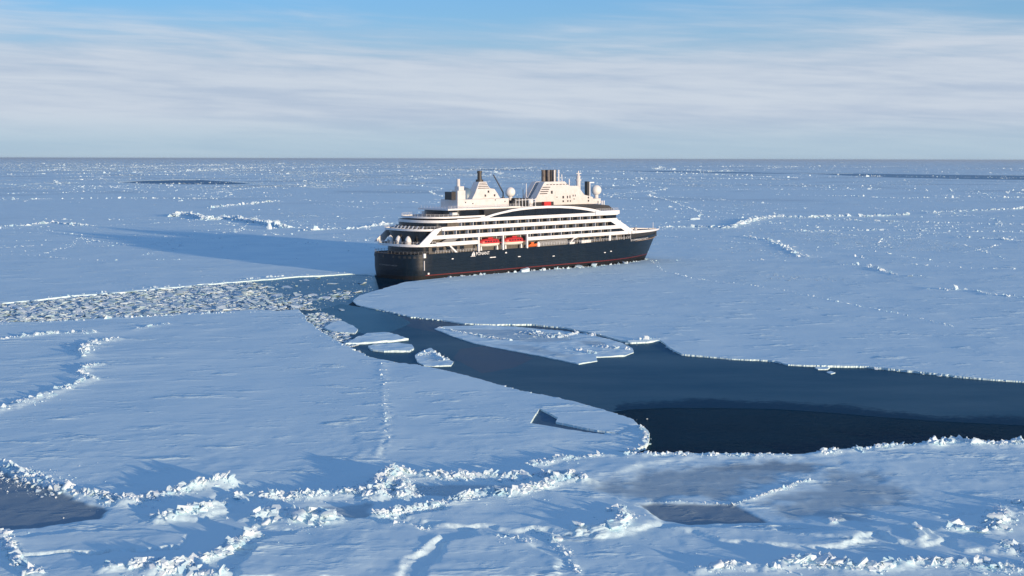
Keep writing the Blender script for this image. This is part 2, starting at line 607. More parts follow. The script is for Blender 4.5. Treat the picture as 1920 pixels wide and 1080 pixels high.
# --- pressure ridges: pixels of the crest, height, half width, block sizes, blocks per metre, name
RIDGES = [
    (gp((-120, 840), (-40, 862), (0, 878), (40, 898), (75, 912), (110, 925), (160, 936), (205, 943), (235, 953)), 0.75, 1.5, (0.25, 0.9), 16, 'near'),
    (gp((240, 955), (275, 946), (300, 942), (340, 934), (385, 924), (432, 918)), 1.0, 1.6, (0.25, 1.1), 20, 'near'),
    (gp((300, 985), (335, 978), (365, 972), (420, 957)), 0.9, 1.3, (0.3, 1.1), 16, 'near'),
    (gp((440, 945), (500, 942), (540, 938), (590, 940), (640, 936), (690, 938)), 0.85, 1.6, (0.25, 0.9), 20, 'near'),
    (gp((475, 982), (520, 978), (545, 985), (590, 986), (628, 988)), 1.1, 1.6, (0.4, 1.6), 9, 'near'),
    (gp((700, 945), (715, 922), (725, 905), (745, 898)), 1.3, 1.9, (0.25, 1.0), 34, 'near'),
    (gp((738, 900), (750, 925), (760, 945)), 1.1, 1.7, (0.25, 0.9), 30, 'near'),
    (gp((755, 897), (800, 900), (850, 906), (905, 903), (950, 906), (985, 905)), 1.05, 1.4, (0.25, 1.0), 22, 'near'),
    (gp((705, 978), (760, 968), (800, 960), (850, 950), (900, 936)), 0.8, 1.3, (0.25, 0.9), 20, 'near'),
    (gp((900, 936), (960, 938), (985, 930), (1010, 922), (1040, 915), (1075, 905)), 0.85, 1.4, (0.25, 1.0), 17, 'near'),
    (gp((1005, 905), (1030, 900), (1075, 905), (1100, 912)), 0.7, 1.5, (0.25, 0.9), 16, 'near'),
    (gp((990, 882), (1020, 876), (1060, 868), (1130, 862)), 0.5, 1.4, (0.2, 0.7), 9, 'near'),
    (gp((1170, 862), (1240, 860), (1320, 860), (1400, 860), (1480, 861)), 0.35, 1.6, (0.18, 0.6), 8, 'near'),
    (gp((1535, 858), (1570, 852), (1625, 850), (1672, 843), (1740, 843)), 0.45, 1.6, (0.2, 0.8), 9, 'near'),
    (gp((1740, 842), (1790, 833), (1830, 840), (1900, 840), (1990, 840)), 0.65, 2.0, (0.2, 0.9), 11, 'near'),
    (gp((1182, 852), (1206, 846), (1214, 826), (1200, 806)), 0.25, 0.7, (0.2, 0.7), 8, 'near'),
    (gp((475, 1015), (440, 1035), (400, 1056), (350, 1074), (290, 1085)), 0.8, 1.1, (0.25, 1.1), 18, 'near'),
    (gp((205, 1080), (260, 1074), (330, 1080), (420, 1092)), 0.8, 1.2, (0.25, 1.1), 18, 'near'),
    (gp((-60, 1010), (0, 1015), (20, 1035), (30, 1060), (60, 1090)), 0.55, 1.0, (0.25, 1.0), 9, 'near'),
    (gp((1310, 1082), (1370, 1072), (1440, 1078), (1500, 1066), (1560, 1068), (1620, 1080), (1700, 1068)), 0.65, 1.5, (0.25, 1.1), 12, 'near'),
    (gp((1700, 1068), (1760, 1062), (1830, 1070), (1920, 1075), (2020, 1085)), 0.6, 1.6, (0.25, 0.9), 10, 'near'),
    (gp((1770, 1002), (1830, 1000), (1862, 1004), (1875, 985), (1880, 968)), 0.6, 1.3, (0.3, 1.3), 6, 'near'),
    (gp((1880, 950), (1920, 958), (1990, 970)), 0.6, 1.3, (0.3, 1.2), 8, 'near'),
    (gp((1870, 1035), (1920, 1040), (2000, 1060)), 0.5, 1.5, (0.3, 1.1), 8, 'near'),
    (gp((1130, 1004), (1155, 1006), (1172, 990), (1165, 972), (1150, 968)), 0.45, 0.8, (0.3, 1.1), 5, 'near'),
    (gp((1000, 1000), (1040, 1025), (1060, 1045), (1085, 1085)), 0.18, 0.6, (0.12, 0.4), 6, 'near'),
    (gp((930, 1015), (975, 1018), (990, 1030)), 0.25, 1.2, (0.15, 0.5), 8, 'near'),
    (gp((740, 995), (775, 1000), (810, 998)), 0.25, 1.1, (0.15, 0.5), 8, 'near'),
    (gp((760, 1070), (800, 1035), (820, 1022)), 0.16, 0.35, (0.12, 0.3), 2, 'near'),
    (gp((1372, 952), (1410, 942), (1450, 928), (1475, 920), (1490, 912), (1524, 906)), 0.22, 0.35, (0.12, 0.4), 8, 'near'),
    (gp((1210, 948), (1280, 948), (1340, 949), (1372, 952)), 0.1, 0.3, (0.1, 0.3), 4, 'near'),
    # left middle ground drifts
    (gp((218, 640), (195, 644), (165, 650), (155, 662), (160, 676)), 0.8, 1.8, (0.2, 0.8), 5, 'mid'),
    (gp((190, 688), (160, 696), (150, 708), (175, 716), (150, 724), (90, 745), (0, 776), (-80, 800)), 0.7, 1.6, (0.2, 0.7), 4, 'mid'),
    (gp((0, 640), (70, 632), (90, 629), (180, 627)), 0.5, 1.5, (0.3, 1.0), 4, 'mid'),
    (gp((250, 622), (300, 612), (320, 610)), 0.35, 1.2, (0.2, 0.6), 2, 'mid'),
    (gp((716, 682), (720, 720), (722, 760), (726, 800), (722, 840), (700, 862)), 0.2, 0.8, (0.12, 0.45), 0.9, 'mid'),
    # rim along the southern edge of the wake
    (gp((-80, 616), (0, 610), (130, 604), (200, 600), (330, 593), (400, 591), (520, 587), (562, 585), (575, 600), (610, 630), (650, 652)), 0.12, 1.3, (0.25, 0.8), 1.5, 'mid'),
    # rim along the northern edge of the wake
    (gp((80, 562), (300, 541), (420, 530), (520, 521), (600, 516), (655, 513)), 0.2, 1.2, (0.3, 0.9), 0.7, 'mid'),
    # rim of the northern sheet
    (gp((1180, 643), (1215, 641), (1240, 637)), 0.5, 1.0, (0.3, 1.2), 2.5, 'mid'),
]
SHADOW_RIDGES = [
    # far pressure ridges: crest, height, half width, sizes, blocks per metre
    (gp((1232, 430), (1300, 428), (1370, 430), (1395, 420), (1420, 413), (1450, 409), (1520, 410), (1560, 408), (1640, 408), (1700, 405)), 1.5, 3.0, (0.8, 2.6), 3.0, 'far'),
    (gp((1540, 413), (1620, 416), (1700, 418), (1780, 420), (1920, 424), (2050, 426)), 0.9, 5.0, (0.6, 1.9), 1.6, 'far'),
    (gp((1740, 402), (1800, 398), (1860, 396), (1920, 393), (2040, 392)), 1.6, 4.0, (0.8, 2.4), 1.6, 'far'),
    (gp((1480, 436), (1640, 434), (1760, 436), (1920, 437), (2050, 440)), 0.7, 3.5, (0.6, 1.7), 1.5, 'far'),
    (gp((1800, 448), (1860, 450), (1920, 455), (2000, 460)), 0.8, 3.0, (0.5, 1.5), 1.6, 'far'),
    (gp((1390, 445), (1440, 452), (1460, 460), (1490, 476), (1510, 484)), 0.8, 2.0, (0.5, 1.4), 1.6, 'far'),
    (gp((1560, 500), (1625, 500), (1640, 506), (1680, 518), (1740, 522)), 0.6, 1.6, (0.4, 1.3), 1.2, 'far'),
    (gp((1740, 545), (1800, 546), (1830, 548), (1850, 556), (1920, 560), (2020, 572)), 0.6, 1.8, (0.4, 1.3), 1.8, 'far'),
    (gp((325, 408), (345, 404), (365, 408), (385, 414), (430, 413), (470, 418), (505, 424), (540, 430)), 1.9, 3.0, (0.8, 2.8), 3.6, 'far'),
    (gp((560, 436), (620, 432), (680, 430), (740, 420)), 0.9, 3.0, (0.8, 2.2), 1.6, 'far'),
    (gp((390, 392), (420, 388), (460, 385), (520, 378)), 1.2, 4.0, (0.8, 2.4), 1.2, 'far'),
    (gp((-60, 428), (40, 426), (95, 420), (140, 424), (180, 426)), 1.2, 2.5, (0.8, 2.2), 1.7, 'far'),
    (gp((0, 376), (120, 374), (260, 373), (420, 374)), 1.0, 5.0, (1.0, 2.4), 0.5, 'far'),
    (gp((1190, 335), (1300, 335), (1400, 336), (1480, 338)), 1.6, 6.0, (1.6, 4.0), 0.5, 'far'),
    (gp((1440, 366), (1500, 367), (1600, 369), (1680, 373), (1800, 372)), 1.0, 4.0, (1.0, 2.4), 0.5, 'far'),
    (gp((1880, 372), (1920, 371), (2000, 372)), 1.2, 4.0, (1.0, 2.6), 1.2, 'far'),
]
FLOE_RIDGES = [
    (gp((985, 622), (1010, 628), (1040, 634), (1060, 630)), 0.5, 1.6, (0.3, 1.0), 9, 'mid'),
    (gp((1050, 632), (1090, 625), (1120, 632)), 0.4, 1.2, (0.3, 0.9), 7, 'mid'),
    (gp((1120, 650), (1150, 655), (1182, 657)), 0.3, 1.8, (0.3, 0.9), 7, 'mid'),
    (gp((1060, 655), (1100, 660), (1120, 668)), 0.3, 1.5, (0.3, 0.8), 5, 'mid'),
    (gp((822, 616), (850, 622), (905, 632), (960, 640)), 0.2, 0.8, (0.25, 0.6), 4, 'mid'),
    (gp((785, 668), (812, 660), (838, 678)), 0.2, 1.2, (0.25, 0.7), 5, 'mid'),
    (gp((690, 628), (722, 626), (760, 637)), 0.15, 0.6, (0.25, 0.7), 3, 'mid'),
]
ALL_RIDGES = RIDGES + SHADOW_RIDGES


# --- plates pushed over one another: outline, rise, softness of the edge (m)
PLATES = [
    (gp((32, 1046), (100, 1047), (200, 1044), (330, 1037), (350, 1008), (300, 1000), (120, 1008), (30, 1018)), 0.22, 0.25),
    (gp((440, 1095), (480, 1030), (560, 1006), (640, 991), (700, 985), (790, 1003), (822, 1020), (770, 1060), (740, 1095)), 0.45, 0.5),
    (gp((800, 1095), (830, 1030), (900, 1006), (990, 1028), (1040, 1060), (1060, 1095)), 0.35, 0.6),
    (gp((985, 928), (1100, 934), (1195, 955), (1225, 972), (1245, 988), (1180, 1012), (1050, 1008), (900, 1000), (760, 985), (850, 956)), 0.42, 0.5),
    (gp((1250, 992), (1400, 993), (1560, 1000), (1640, 1004), (1600, 1030), (1440, 1035), (1320, 1015)), 0.40, 0.5),
    (gp((1620, 996), (1700, 992), (1752, 1010), (1765, 1026), (1690, 1024)), 0.55, 0.3),
    (gp((1500, 1012), (1590, 1006), (1660, 1020), (1600, 1028)), 0.25, 0.3),
    (gp((1700, 1000), (1722, 998), (1730, 1022), (1712, 1022)), 0.5, 0.2),
    (gp((1780, 1020), (1850, 1010), (1930, 1025), (1900, 1050), (1820, 1045)), 0.35, 0.4),
    (gp((1540, 975), (1575, 972), (1590, 984), (1555, 990)), 0.3, 0.3),
    (gp((1105, 1003), (1140, 996), (1176, 998), (1172, 1016), (1120, 1018)), 0.45, 0.4),
    (gp((1030, 1018), (1052, 1012), (1058, 1022), (1036, 1026)), 0.4, 0.3),
    (gp((1068, 1002), (1085, 992), (1100, 1006), (1088, 1012)), 0.45, 0.3),
    (gp((470, 995), (500, 968), (545, 972), (560, 985), (620, 975), (632, 990), (560, 1006)), 0.35, 0.3),
    (gp((300, 990), (345, 975), (420, 955), (425, 962), (380, 985)), 0.45, 0.5),
    (gp((285, 955), (340, 935), (430, 915), (438, 925), (380, 950), (300, 962)), 0.40, 0.6),
    (gp((1040, 872), (1140, 863), (1240, 862), (1300, 866), (1200, 880), (1150, 900), (1075, 890)), 0.20, 0.8),
    (gp((655, 795), (722, 790), (720, 862), (668, 864), (672, 830)), 0.10, 0.8),
]
# --- open cracks: line, depth, half width
CRACKS = [
    (gp((30, 1047), (100, 1048), (150, 1046), (200, 1045), (330, 1038)), 0.40, 0.25),
    (gp((1100, 812), (1150, 818), (1200, 800)), 0.25, 0.35),
    (gp((716, 680), (722, 740), (726, 800), (720, 858)), 0.18, 0.35),
    (gp((1225, 992), (1320, 994), (1440, 998), (1560, 1004)), 0.3, 0.5),
    (gp((1590, 1006), (1640, 1018), (1690, 1026)), 0.3, 0.3),
    (gp((1770, 978), (1800, 974), (1830, 970)), 0.3, 0.4),
]


def plate_height(x, y):
    h = np.zeros(len(x))
    near = y < 290
    if not near.any():
        return h
    xs, ys = x[near], y[near]
    xs2, ys2 = xs + 1.1 * fbm(xs * .3, ys * .3, 80, 3), ys + 2.2 * fbm(xs * .3 + 5, ys * .3, 81, 3)
    v = np.zeros(len(xs))
    for poly, dz, soft in PLATES:
        P = np.array(poly)
        m = (xs2 > P[:, 0].min() - 4) & (xs2 < P[:, 0].max() + 4) & (ys2 > P[:, 1].min() - 6) & (ys2 < P[:, 1].max() + 6)
        if not m.any():
            continue
        d = seg_dist(xs2[m], ys2[m], list(poly) + [poly[0]])
        sd = np.where(in_poly(xs2[m], ys2[m], poly), d, -d)
        v[m] += dz * smooth(-soft, soft, sd) * (0.75 + 0.5 * vnoise(xs2[m] * .12, ys2[m] * .12, 82))
    for line, dp, w in CRACKS:
        d = seg_dist(xs2, ys2, line)
        v -= dp * np.exp(-(d / w) ** 2)
    h[near] = v
    return h


# long wind drifts lying in the left middle ground
DRIFT_C = G(60, 700)


def thin_cover(x, y):
    c = np.zeros(len(x))
    near = (y < 330)
    if not near.any():
        return c
    xs, ys = x[near], y[near]
    v = np.zeros(len(xs))
    for poly, k, soft in THIN:
        d = seg_dist(xs, ys, list(poly) + [poly[0]])
        inside = in_poly(xs, ys, poly)
        sd = np.where(inside, d, -d) + fbm(xs * 0.35, ys * 0.35, 60, 3) * soft * 0.8 + fbm(xs * 0.09, ys * 0.07, 61, 3) * 1.6 * min(1.0, soft / 3.0)
        v = np.maximum(v, k * smooth(-soft * 0.5, soft, sd))
    c[near] = v
    return c


def ridge_height(x, y):
    h = np.zeros(len(x))
    for i, (line, hh, w, sz, dn, kind) in enumerate(ALL_RIDGES):
        L = np.array(line)
        m = (x > L[:, 0].min() - 5 * w) & (x < L[:, 0].max() + 5 * w) & (y > L[:, 1].min() - 5 * w) & (y < L[:, 1].max() + 5 * w)
        if not m.any():
            continue
        d = seg_dist(x[m], y[m], L)
        k = 0.45 + 0.75 * vnoise(x[m] * 0.35, y[m] * 0.35, 31 + i) + 0.35 * fbm(x[m] * 1.3, y[m] * 1.3, 33, 2)
        h[m] = np.maximum(h[m], hh * 0.62 * np.clip(k, 0, 2) * np.exp(-(d / w) ** 2))
        # tilted slabs and hollows in the bank itself
        wx, wy = x[m] + 0.5 * fbm(x[m], y[m], 35, 2), y[m] + 0.7 * fbm(x[m] + 9, y[m], 36, 2)
        c1 = _hash(np.floor(wx / 0.9), np.floor(wy / 1.2), 37)
        c2 = _hash(np.floor((wx + wy) / 1.9), np.floor((wy - wx) / 1.7), 38)
        ww = w * (0.7 + 1.3 * vnoise(x[m] * 0.16, y[m] * 0.16, 91))
        h[m] += hh * (0.34 * c1 + 0.30 * c2 ** 2) * np.exp(-(d / ww) ** 2) * (0.4 if kind == 'far' else 1.0)
        # snow drifted against it
        h[m] = np.maximum(h[m], hh * 0.22 * np.exp(-(d / (w * 2.6)) ** 2))
    return h


def ice_surface(x, y, thin=None):
    """height of the ice or snow surface above the sea at many points"""
    if thin is None:
        thin = thin_cover(x, y)
    c, s = math.cos(math.radians(18)), math.sin(math.radians(18))
    u, v = x * c + y * s, -x * s + y * c
    h = 0.42 + 0.10 * fbm(x / 38.0, y / 38.0, 3, 3) + 0.13 * fbm(x / 15.0, y / 22.0, 2, 2) + 0.05 * fbm(x / 9.0, y / 9.0, 4, 3)
    sas = fbm(u / 13.0, v / 3.2, 5, 3)
    patch = smooth(-0.1, 0.5, fbm(x / 55.0, y / 55.0, 6, 3))
    h = h + 0.06 * patch * np.maximum(sas, -0.2)
    # hummocky field to the left of the frame and far away
    hum = smooth(0.05, 0.6, fbm(x / 160.0, y / 160.0, 8, 3)) * smooth(450, 900, y)
    h = h + 0.35 * hum * np.maximum(0, fbm(x / 10.0, y / 10.0, 9, 3))
    h = h * (1 - thin) + (0.14 + 0.03 * sas) * thin
    dr = np.exp(-(((x - DRIFT_C[0]) / 26.0) ** 2 + ((y - DRIFT_C[1]) / 55.0) ** 2))
    h = h + 0.42 * dr * np.maximum(0, fbm(u / 16.0, v / 5.0, 12, 3) + 0.1)
    # low swells of drifted snow in the foreground
    h = h + smooth(270, 200, y) * (0.22 * np.maximum(0, fbm(x / 7.0, y / 11.0, 13, 3)) + 0.10 * np.maximum(0, fbm(x / 2.4, y / 3.6, 14, 3)))
    h = h + plate_height(x, y)
    h = h + ridge_height(x, y)
    return np.maximum(h, 0.08)


def edge_lines(loop):
    return loop


def build_sheet(name, outline, holes, pts, material, height_fn, wall=0.5):
    """triangulate a sheet of ice with exact broken edges and give it a vertical edge down into the water"""
    loops = [outline] + list(holes)
    P = [tuple(p) for lp in loops for p in lp]
    E = []
    k = 0
    for lp in loops:
        n = len(lp)
        E += [(k + i, k + (i + 1) % n) for i in range(n)]
        k += n
    allp = [Vector(p) for p in P] + [Vector((float(a), float(b))) for a, b in pts]
    vc, ec, fc, *_ = delaunay_2d_cdt(allp, E, [], 0, 1e-6)
    V = np.array([(v.x, v.y) for v in vc])
    T = np.array(fc, dtype=np.int64)
    cen = V[T].mean(axis=1)
    keep = in_poly(cen[:, 0], cen[:, 1], outline)
    for h in holes:
        keep &= ~in_poly(cen[:, 0], cen[:, 1], h)
    T = T[keep]
    used = np.unique(T)
    remap = -np.ones(len(V), np.int64)
    remap[used] = np.arange(len(used))
    V, T = V[used], remap[T]
    a = V[T]
    area = (a[:, 1, 0] - a[:, 0, 0]) * (a[:, 2, 1] - a[:, 0, 1]) - (a[:, 1, 1] - a[:, 0, 1]) * (a[:, 2, 0] - a[:, 0, 0])
    T[area < 0] = T[area < 0][:, ::-1]
    thin, z = height_fn(V[:, 0], V[:, 1])
    V3 = np.column_stack([V, z])
    # boundary edges -> walls
    ed = np.concatenate([T[:, [0, 1]], T[:, [1, 2]], T[:, [2, 0]]])
    key = np.sort(ed, axis=1)
    code = key[:, 0] * (len(V) + 1) + key[:, 1]
    _, inv, cnt = np.unique(code, return_inverse=True, return_counts=True)
    bd = ed[cnt[inv] == 1]
    n0 = len(V3)
    top = V3[bd]
    bot = top.copy()
    bot[:, :, 2] = -wall
    W = np.concatenate([top.reshape(-1, 3), bot.reshape(-1, 3)])
    m = len(bd)
    i0 = n0 + np.arange(m) * 2
    i1 = i0 + 1
    j0, j1 = i0 + 2 * m, i1 + 2 * m
    WT = np.concatenate([np.column_stack([i0, j0, j1]), np.column_stack([i0, j1, i1])])
    me = mesh_np(name, np.concatenate([V3, W]), np.concatenate([T, WT]), material, True)
    at = me.attributes.new('thin_ice', 'FLOAT', 'POINT')
    tv = np.concatenate([thin, np.zeros(4 * m)]).astype(np.float32)
    at.data.foreach_set('value', tv)
    return link(name, me)


def field_points(r0, r1, rowstep, c0, c1, colstep, seed):
    """jittered samples, closer together near the viewer's side of the field where relief shows"""
    rng = np.random.default_rng(seed)
    out = []
    row = r0
    while row < r1:
        n = int((c1 - c0) / colstep)
        cx = c0 + (np.arange(n) + rng.uniform(-.35, .35, n)) * colstep
        rr = row + rng.uniform(-.35, .35, n) * rowstep
        d = CAM_H * FPX / np.maximum(rr, 1.3)
        out.append(np.column_stack([(cx - 960) * d / FPX, d]))
        row += rowstep
    return np.concatenate(out)


def std_height(x, y):
    t = thin_cover(x, y)
    return t, ice_surface(x, y, t)


def clean(pts, outline, holes=()):
    pts = pts[in_poly(pts[:, 0], pts[:, 1], outline)]
    for h in holes:
        pts = pts[~in_poly(pts[:, 0], pts[:, 1], h)]
    return pts


ptsN = clean(np.concatenate([field_points(2.2, 60, 2.2, -250, 2170, 7, 1), field_points(60, 470, 2.0, -220, 2200, 4.6, 2)]), NORTH, HOLES_N)
ice_n = build_sheet("ice_sheet_far", NORTH, HOLES_N, ptsN, M_SNOW, std_height)
ptsS = clean(np.concatenate([field_points(288, 540, 2.0, -180, 2120, 4.2, 3), field_points(540, 830, 1.9, -150, 2080, 3.0, 4), field_points(830, 1150, 6, -250, 2170, 12, 5)]), SOUTH, HOLE_S)
ice_s = build_sheet("ice_sheet_near", SOUTH, HOLE_S, ptsS, M_SNOW, std_height)
tag(ice_n, kind='structure')
tag(ice_s, kind='structure')

# --- skin of grease ice on the upper part of the lead
GREASE = gp((1128, 775), (1180, 768), (1250, 765), (1350, 765), (1450, 767), (1560, 774), (1650, 782), (1760, 790), (1920, 798), (2200, 806),
            (2200, 735), (1920, 712), (1700, 690), (1450, 672), (1280, 660), (1240, 634), (1165, 634), (1000, 605), (872, 602), (720, 576), (640, 575), (560, 578), (560, 600), (640, 655), (680, 690), (820, 700), (1000, 748))
gpts = clean(np.concatenate([field_points(270, 560, 3.0, 540, 2250, 7.0, 31)]), GREASE)
SKIN_EDGE = GREASE[:10]


def skin_h(x, y):
    """how thick the skin is: solid over the far part of the lead, breaking up towards the clear water"""
    d = seg_dist(x, y, SKIN_EDGE)
    t = smooth(-2.0, 16.0, d - 2.0 + 7.0 * fbm(x * 0.05, y * 0.03, 95, 4))
    t = np.where(x < G(1150, 760)[0], 1.0, t)
    return t, np.full(len(x), 0.012)


grease = build_sheet("grease_ice", GREASE, [], gpts, M_GREASE, skin_h, wall=0.01)
tag(grease, kind='structure')


def flat_sheet(name, poly, z, material):
    gv, ge, gf, *_ = delaunay_2d_cdt([Vector(p) for p in poly], [(i, (i + 1) % len(poly)) for i in range(len(poly))], [], 1, 1e-6)
    o = link(name, mesh_np(name, [(v.x, v.y, z) for v in gv], [tuple(f) for f in gf], material))
    return tag(o, kind='structure')


M_SLUSH = water_material("slush_between_the_brash", (0.28, 0.40, 0.48), (0.46, 0.58, 0.66), 0.5, 0.10, 0.10, 0.8)
flat_sheet("slush_water", gp((-700, 600), (0, 560), (505, 515), (520, 597), (0, 620), (-700, 690)), 0.016, M_SLUSH)
flat_sheet("teal_lead_water", roughen(gp((585, 585), (640, 570), (700, 580), (748, 592), (770, 606), (735, 622), (690, 630), (640, 610)), 3, 1.6, 16, True), 0.028, M_TEAL)
flat_sheet("wake_water", roughen(gp((455, 520), (520, 512), (700, 510), (712, 548), (668, 562), (650, 574), (610, 582), (560, 575), (500, 562), (440, 545)), 5, 1.0, 14, True), 0.020, M_WAKE)
flat_sheet("young_ice", roughen(gp((745, 592), (800, 596), (872, 603), (1000, 608), (1100, 622), (1160, 638), (1150, 640), (1010, 622), (930, 625), (960, 650), (1000, 672), (960, 690), (905, 700), (850, 672),
                                   (862, 655), (915, 648), (870, 632), (790, 618), (735, 604)), 4, 1.6, 15, True), 0.024, M_YOUNG)

M_DARKLEAD = water_material("dark_refrozen_lead", (0.03, 0.075, 0.12), (0.05, 0.11, 0.16), 0.35, 0.3, 0.05, 0.1)
M_REFROZEN = water_material("refrozen_lead", (0.10, 0.20, 0.27), (0.16, 0.27, 0.35), 0.35, 0.3, 0.05, 0.1)
for k, hp in enumerate(HOLES_N):
    c0 = np.mean(np.array(hp), axis=0)
    flat_sheet("refrozen_lead", [c0 + (p - c0) * 1.02 for p in hp], 0.02, M_REFROZEN if k else M_DARKLEAD)

flat_sheet("refrozen_crack", [np.mean(np.array(HOLE_S[0]), axis=0) + (p - np.mean(np.array(HOLE_S[0]), axis=0)) * 1.05 for p in HOLE_S[0]], 0.02,
           water_material("refrozen_crack_ice", (0.05, 0.10, 0.15), (0.13, 0.20, 0.26), 0.3, 0.25, 0.05, 0.5))

# --- loose floes in the lead
FLOES = [
    (gp((815, 618), (838, 613), (880, 612), (935, 612), (985, 616), (1040, 621), (1100, 628), (1140, 637), (1167, 645), (1186, 655), (1188, 662), (1170, 669), (1118, 671), (1120, 678),
        (1085, 684), (1050, 676), (1000, 666), (940, 655), (890, 645), (850, 632)),
     'long grey and white ice floe in the lead below the ship', 0.22, [(gp((830, 618), (985, 618), (1060, 628), (1090, 640), (1010, 645), (900, 636)), 0.45),
                                                                     (gp((900, 645), (1000, 648), (1080, 668), (1090, 682), (1000, 664)), 0.4), (gp((1070, 640), (1130, 640), (1150, 650), (1090, 650)), .5)]),
    (gp((648, 647), (668, 636), (690, 628), (722, 626), (745, 631), (766, 638), (735, 642), (700, 645)), 'flat white ice floe with a sharp sunlit edge, beside the left ice field', 0.5, []),
    (gp((690, 652), (712, 648), (745, 646), (772, 650), (776, 656), (768, 661), (720, 661), (696, 658)), 'small snow covered floe just below the sharp edged one', 0.45, []),
    (gp((778, 668), (790, 660), (808, 654), (818, 662), (832, 672), (850, 680), (846, 687), (815, 688), (795, 687), (783, 680)), 'ragged bluish slush floe at the near side of the lead', 0.2, [(gp((785, 665), (810, 658), (840, 680), (800, 684)), 0.35)]),
    (gp((608, 617), (622, 608), (640, 604), (660, 612), (671, 620), (666, 627), (640, 625), (620, 622)), 'oval white floe inside the brash strip left of the lead', 0.4, []),
    (gp((1003, 744), (1015, 742), (1050, 750), (1075, 757), (1040, 756), (1012, 751)), 'narrow sliver of ice lying against the field edge', 0.3, [(gp((1020, 745), (1060, 754), (1050, 755), (1015, 750)), 0.6)]),
    (gp((1528, 691), (1540, 689), (1556, 691), (1552, 694), (1534, 694)), 'tiny floe fragment near the far edge of the open water', 0.2, []),
    (gp((1550, 699), (1558, 697), (1566, 700), (1558, 702)), 'tiniest lone fragment adrift in the dark open water', 0.15, []),
]
for i, (poly, label, fb, thins) in enumerate(FLOES):
    lp = roughen(poly, 2.5, 0.7, 40 + i, True)
    A = np.array(lp)
    rr = CAM_H * FPX / A[:, 1]
    px = A[:, 0] / A[:, 1] * FPX + 960
    pts = field_points(rr.min() + .7, rr.max(), 1.4, px.min(), px.max(), 3.0, 60 + i)
    pts = clean(pts, lp)

    def fl_h(x, y, thins=thins, fb=fb, i=i):
        t = np.zeros(len(x))
        for tp, k in thins:
            d = seg_dist(x, y, list(tp) + [tp[0]])
            sd = np.where(in_poly(x, y, tp), d, -d) + fbm(x * .4, y * .4, 70 + i, 3) * 1.5
            t = np.maximum(t, k * smooth(-1, 2.5, sd))
        z = fb + 0.12 * fbm(x / 4, y / 4, 71 + i, 3) + 0.2 * np.maximum(0, fbm(x / 2.2, y / 2.2, 77 + i, 3)) * (1 - t)
        z = z * (1 - 0.65 * t)
        return t, np.maximum(z, 0.06)
    fo = build_sheet("ice_floe", lp, [], pts, M_SNOW, fl_h)
    tag(fo, label, 'ice floe', 'ice floes drifting in the open lead')

# ================================================================== BROKEN ICE
def block_proto(seed, flat=1.0, npts=11):
    """an angular lump: a skewed box with some corners knocked off"""
    r = random.Random(seed)
    pts = []
    for sx in (-1, 1):
        for sy in (-1, 1):
            for sz in (-1, 1):
                p = (sx * 0.5 * r.uniform(0.55, 1.0), sy * 0.45 * r.uniform(0.55, 1.0), sz * 0.45 * flat * r.uniform(0.5, 1.0))
                if r.random() < 0.3:        # knocked-off corner
                    pts.append((p[0] * 0.5, p[1], p[2]))
                    pts.append((p[0], p[1] * 0.4, p[2] * 0.8))
                else:
                    pts.append(p)
    bm = bmesh.new()
    for p in pts:
        bm.verts.new(p)
    bmesh.ops.convex_hull(bm, input=list(bm.verts))
    bmesh.ops.delete(bm, geom=[v for v in bm.verts if not v.link_faces], context='VERTS')
    bmesh.ops.triangulate(bm, faces=bm.faces[:])
    bm.verts.index_update()
    V = np.array([v.co[:] for v in bm.verts])
    T = np.array([[v.index for v in f.verts] for f in bm.faces])
    bm.free()
    return V, T


PROTO = [block_proto(100 + i, 0.9) for i in range(6)] + [tuple((block_proto(150 + i, 0.26)[0] * 1.6, block_proto(150 + i, 0.26)[1])) for i in range(4)]
PROTO_FLAT = [block_proto(200 + i, 0.8) for i in range(10)]


def rot_mats(rz, tx, ty):
    c, s = np.cos(rz), np.sin(rz)
    Z = np.zeros((len(rz), 3, 3))
    Z[:, 0, 0], Z[:, 0, 1], Z[:, 1, 0], Z[:, 1, 1], Z[:, 2, 2] = c, -s, s, c, 1
    c, s = np.cos(tx), np.sin(tx)
    X = np.zeros_like(Z)
    X[:, 0, 0], X[:, 1, 1], X[:, 1, 2], X[:, 2, 1], X[:, 2, 2] = 1, c, -s, s, c
    c, s = np.cos(ty), np.sin(ty)
    Y = np.zeros_like(Z)
    Y[:, 1, 1], Y[:, 0, 0], Y[:, 0, 2], Y[:, 2, 0], Y[:, 2, 2] = 1, c, s, -s, c
    return Z @ X @ Y


def rubble_mesh(name, pos, scl, rot, kind, protos, material):
    """many little blocks joined into one mesh"""
    Vs, Ts, k = [], [], 0
    for i, (V, T) in enumerate(protos):
        m = kind == i
        n = int(m.sum())
        if not n:
            continue
        A = np.einsum('nij,nvj->nvi', rot[m], V[None] * scl[m][:, None, :]) + pos[m][:, None, :]
        Vs.append(A.reshape(-1, 3))
        Ts.append((T[None] + (k + np.arange(n) * len(V))[:, None, None]).reshape(-1, 3))
        k += n * len(V)
    return mesh_np(name, np.concatenate(Vs), np.concatenate(Ts), material)


PROTO_ME = [mesh_np("ice_block", V, T, M_BLOCK) for V, T in PROTO]
PROTO_BRASH_ME = [mesh_np("brash_block", V, T, M_BRASH) for V, T in PROTO_FLAT]


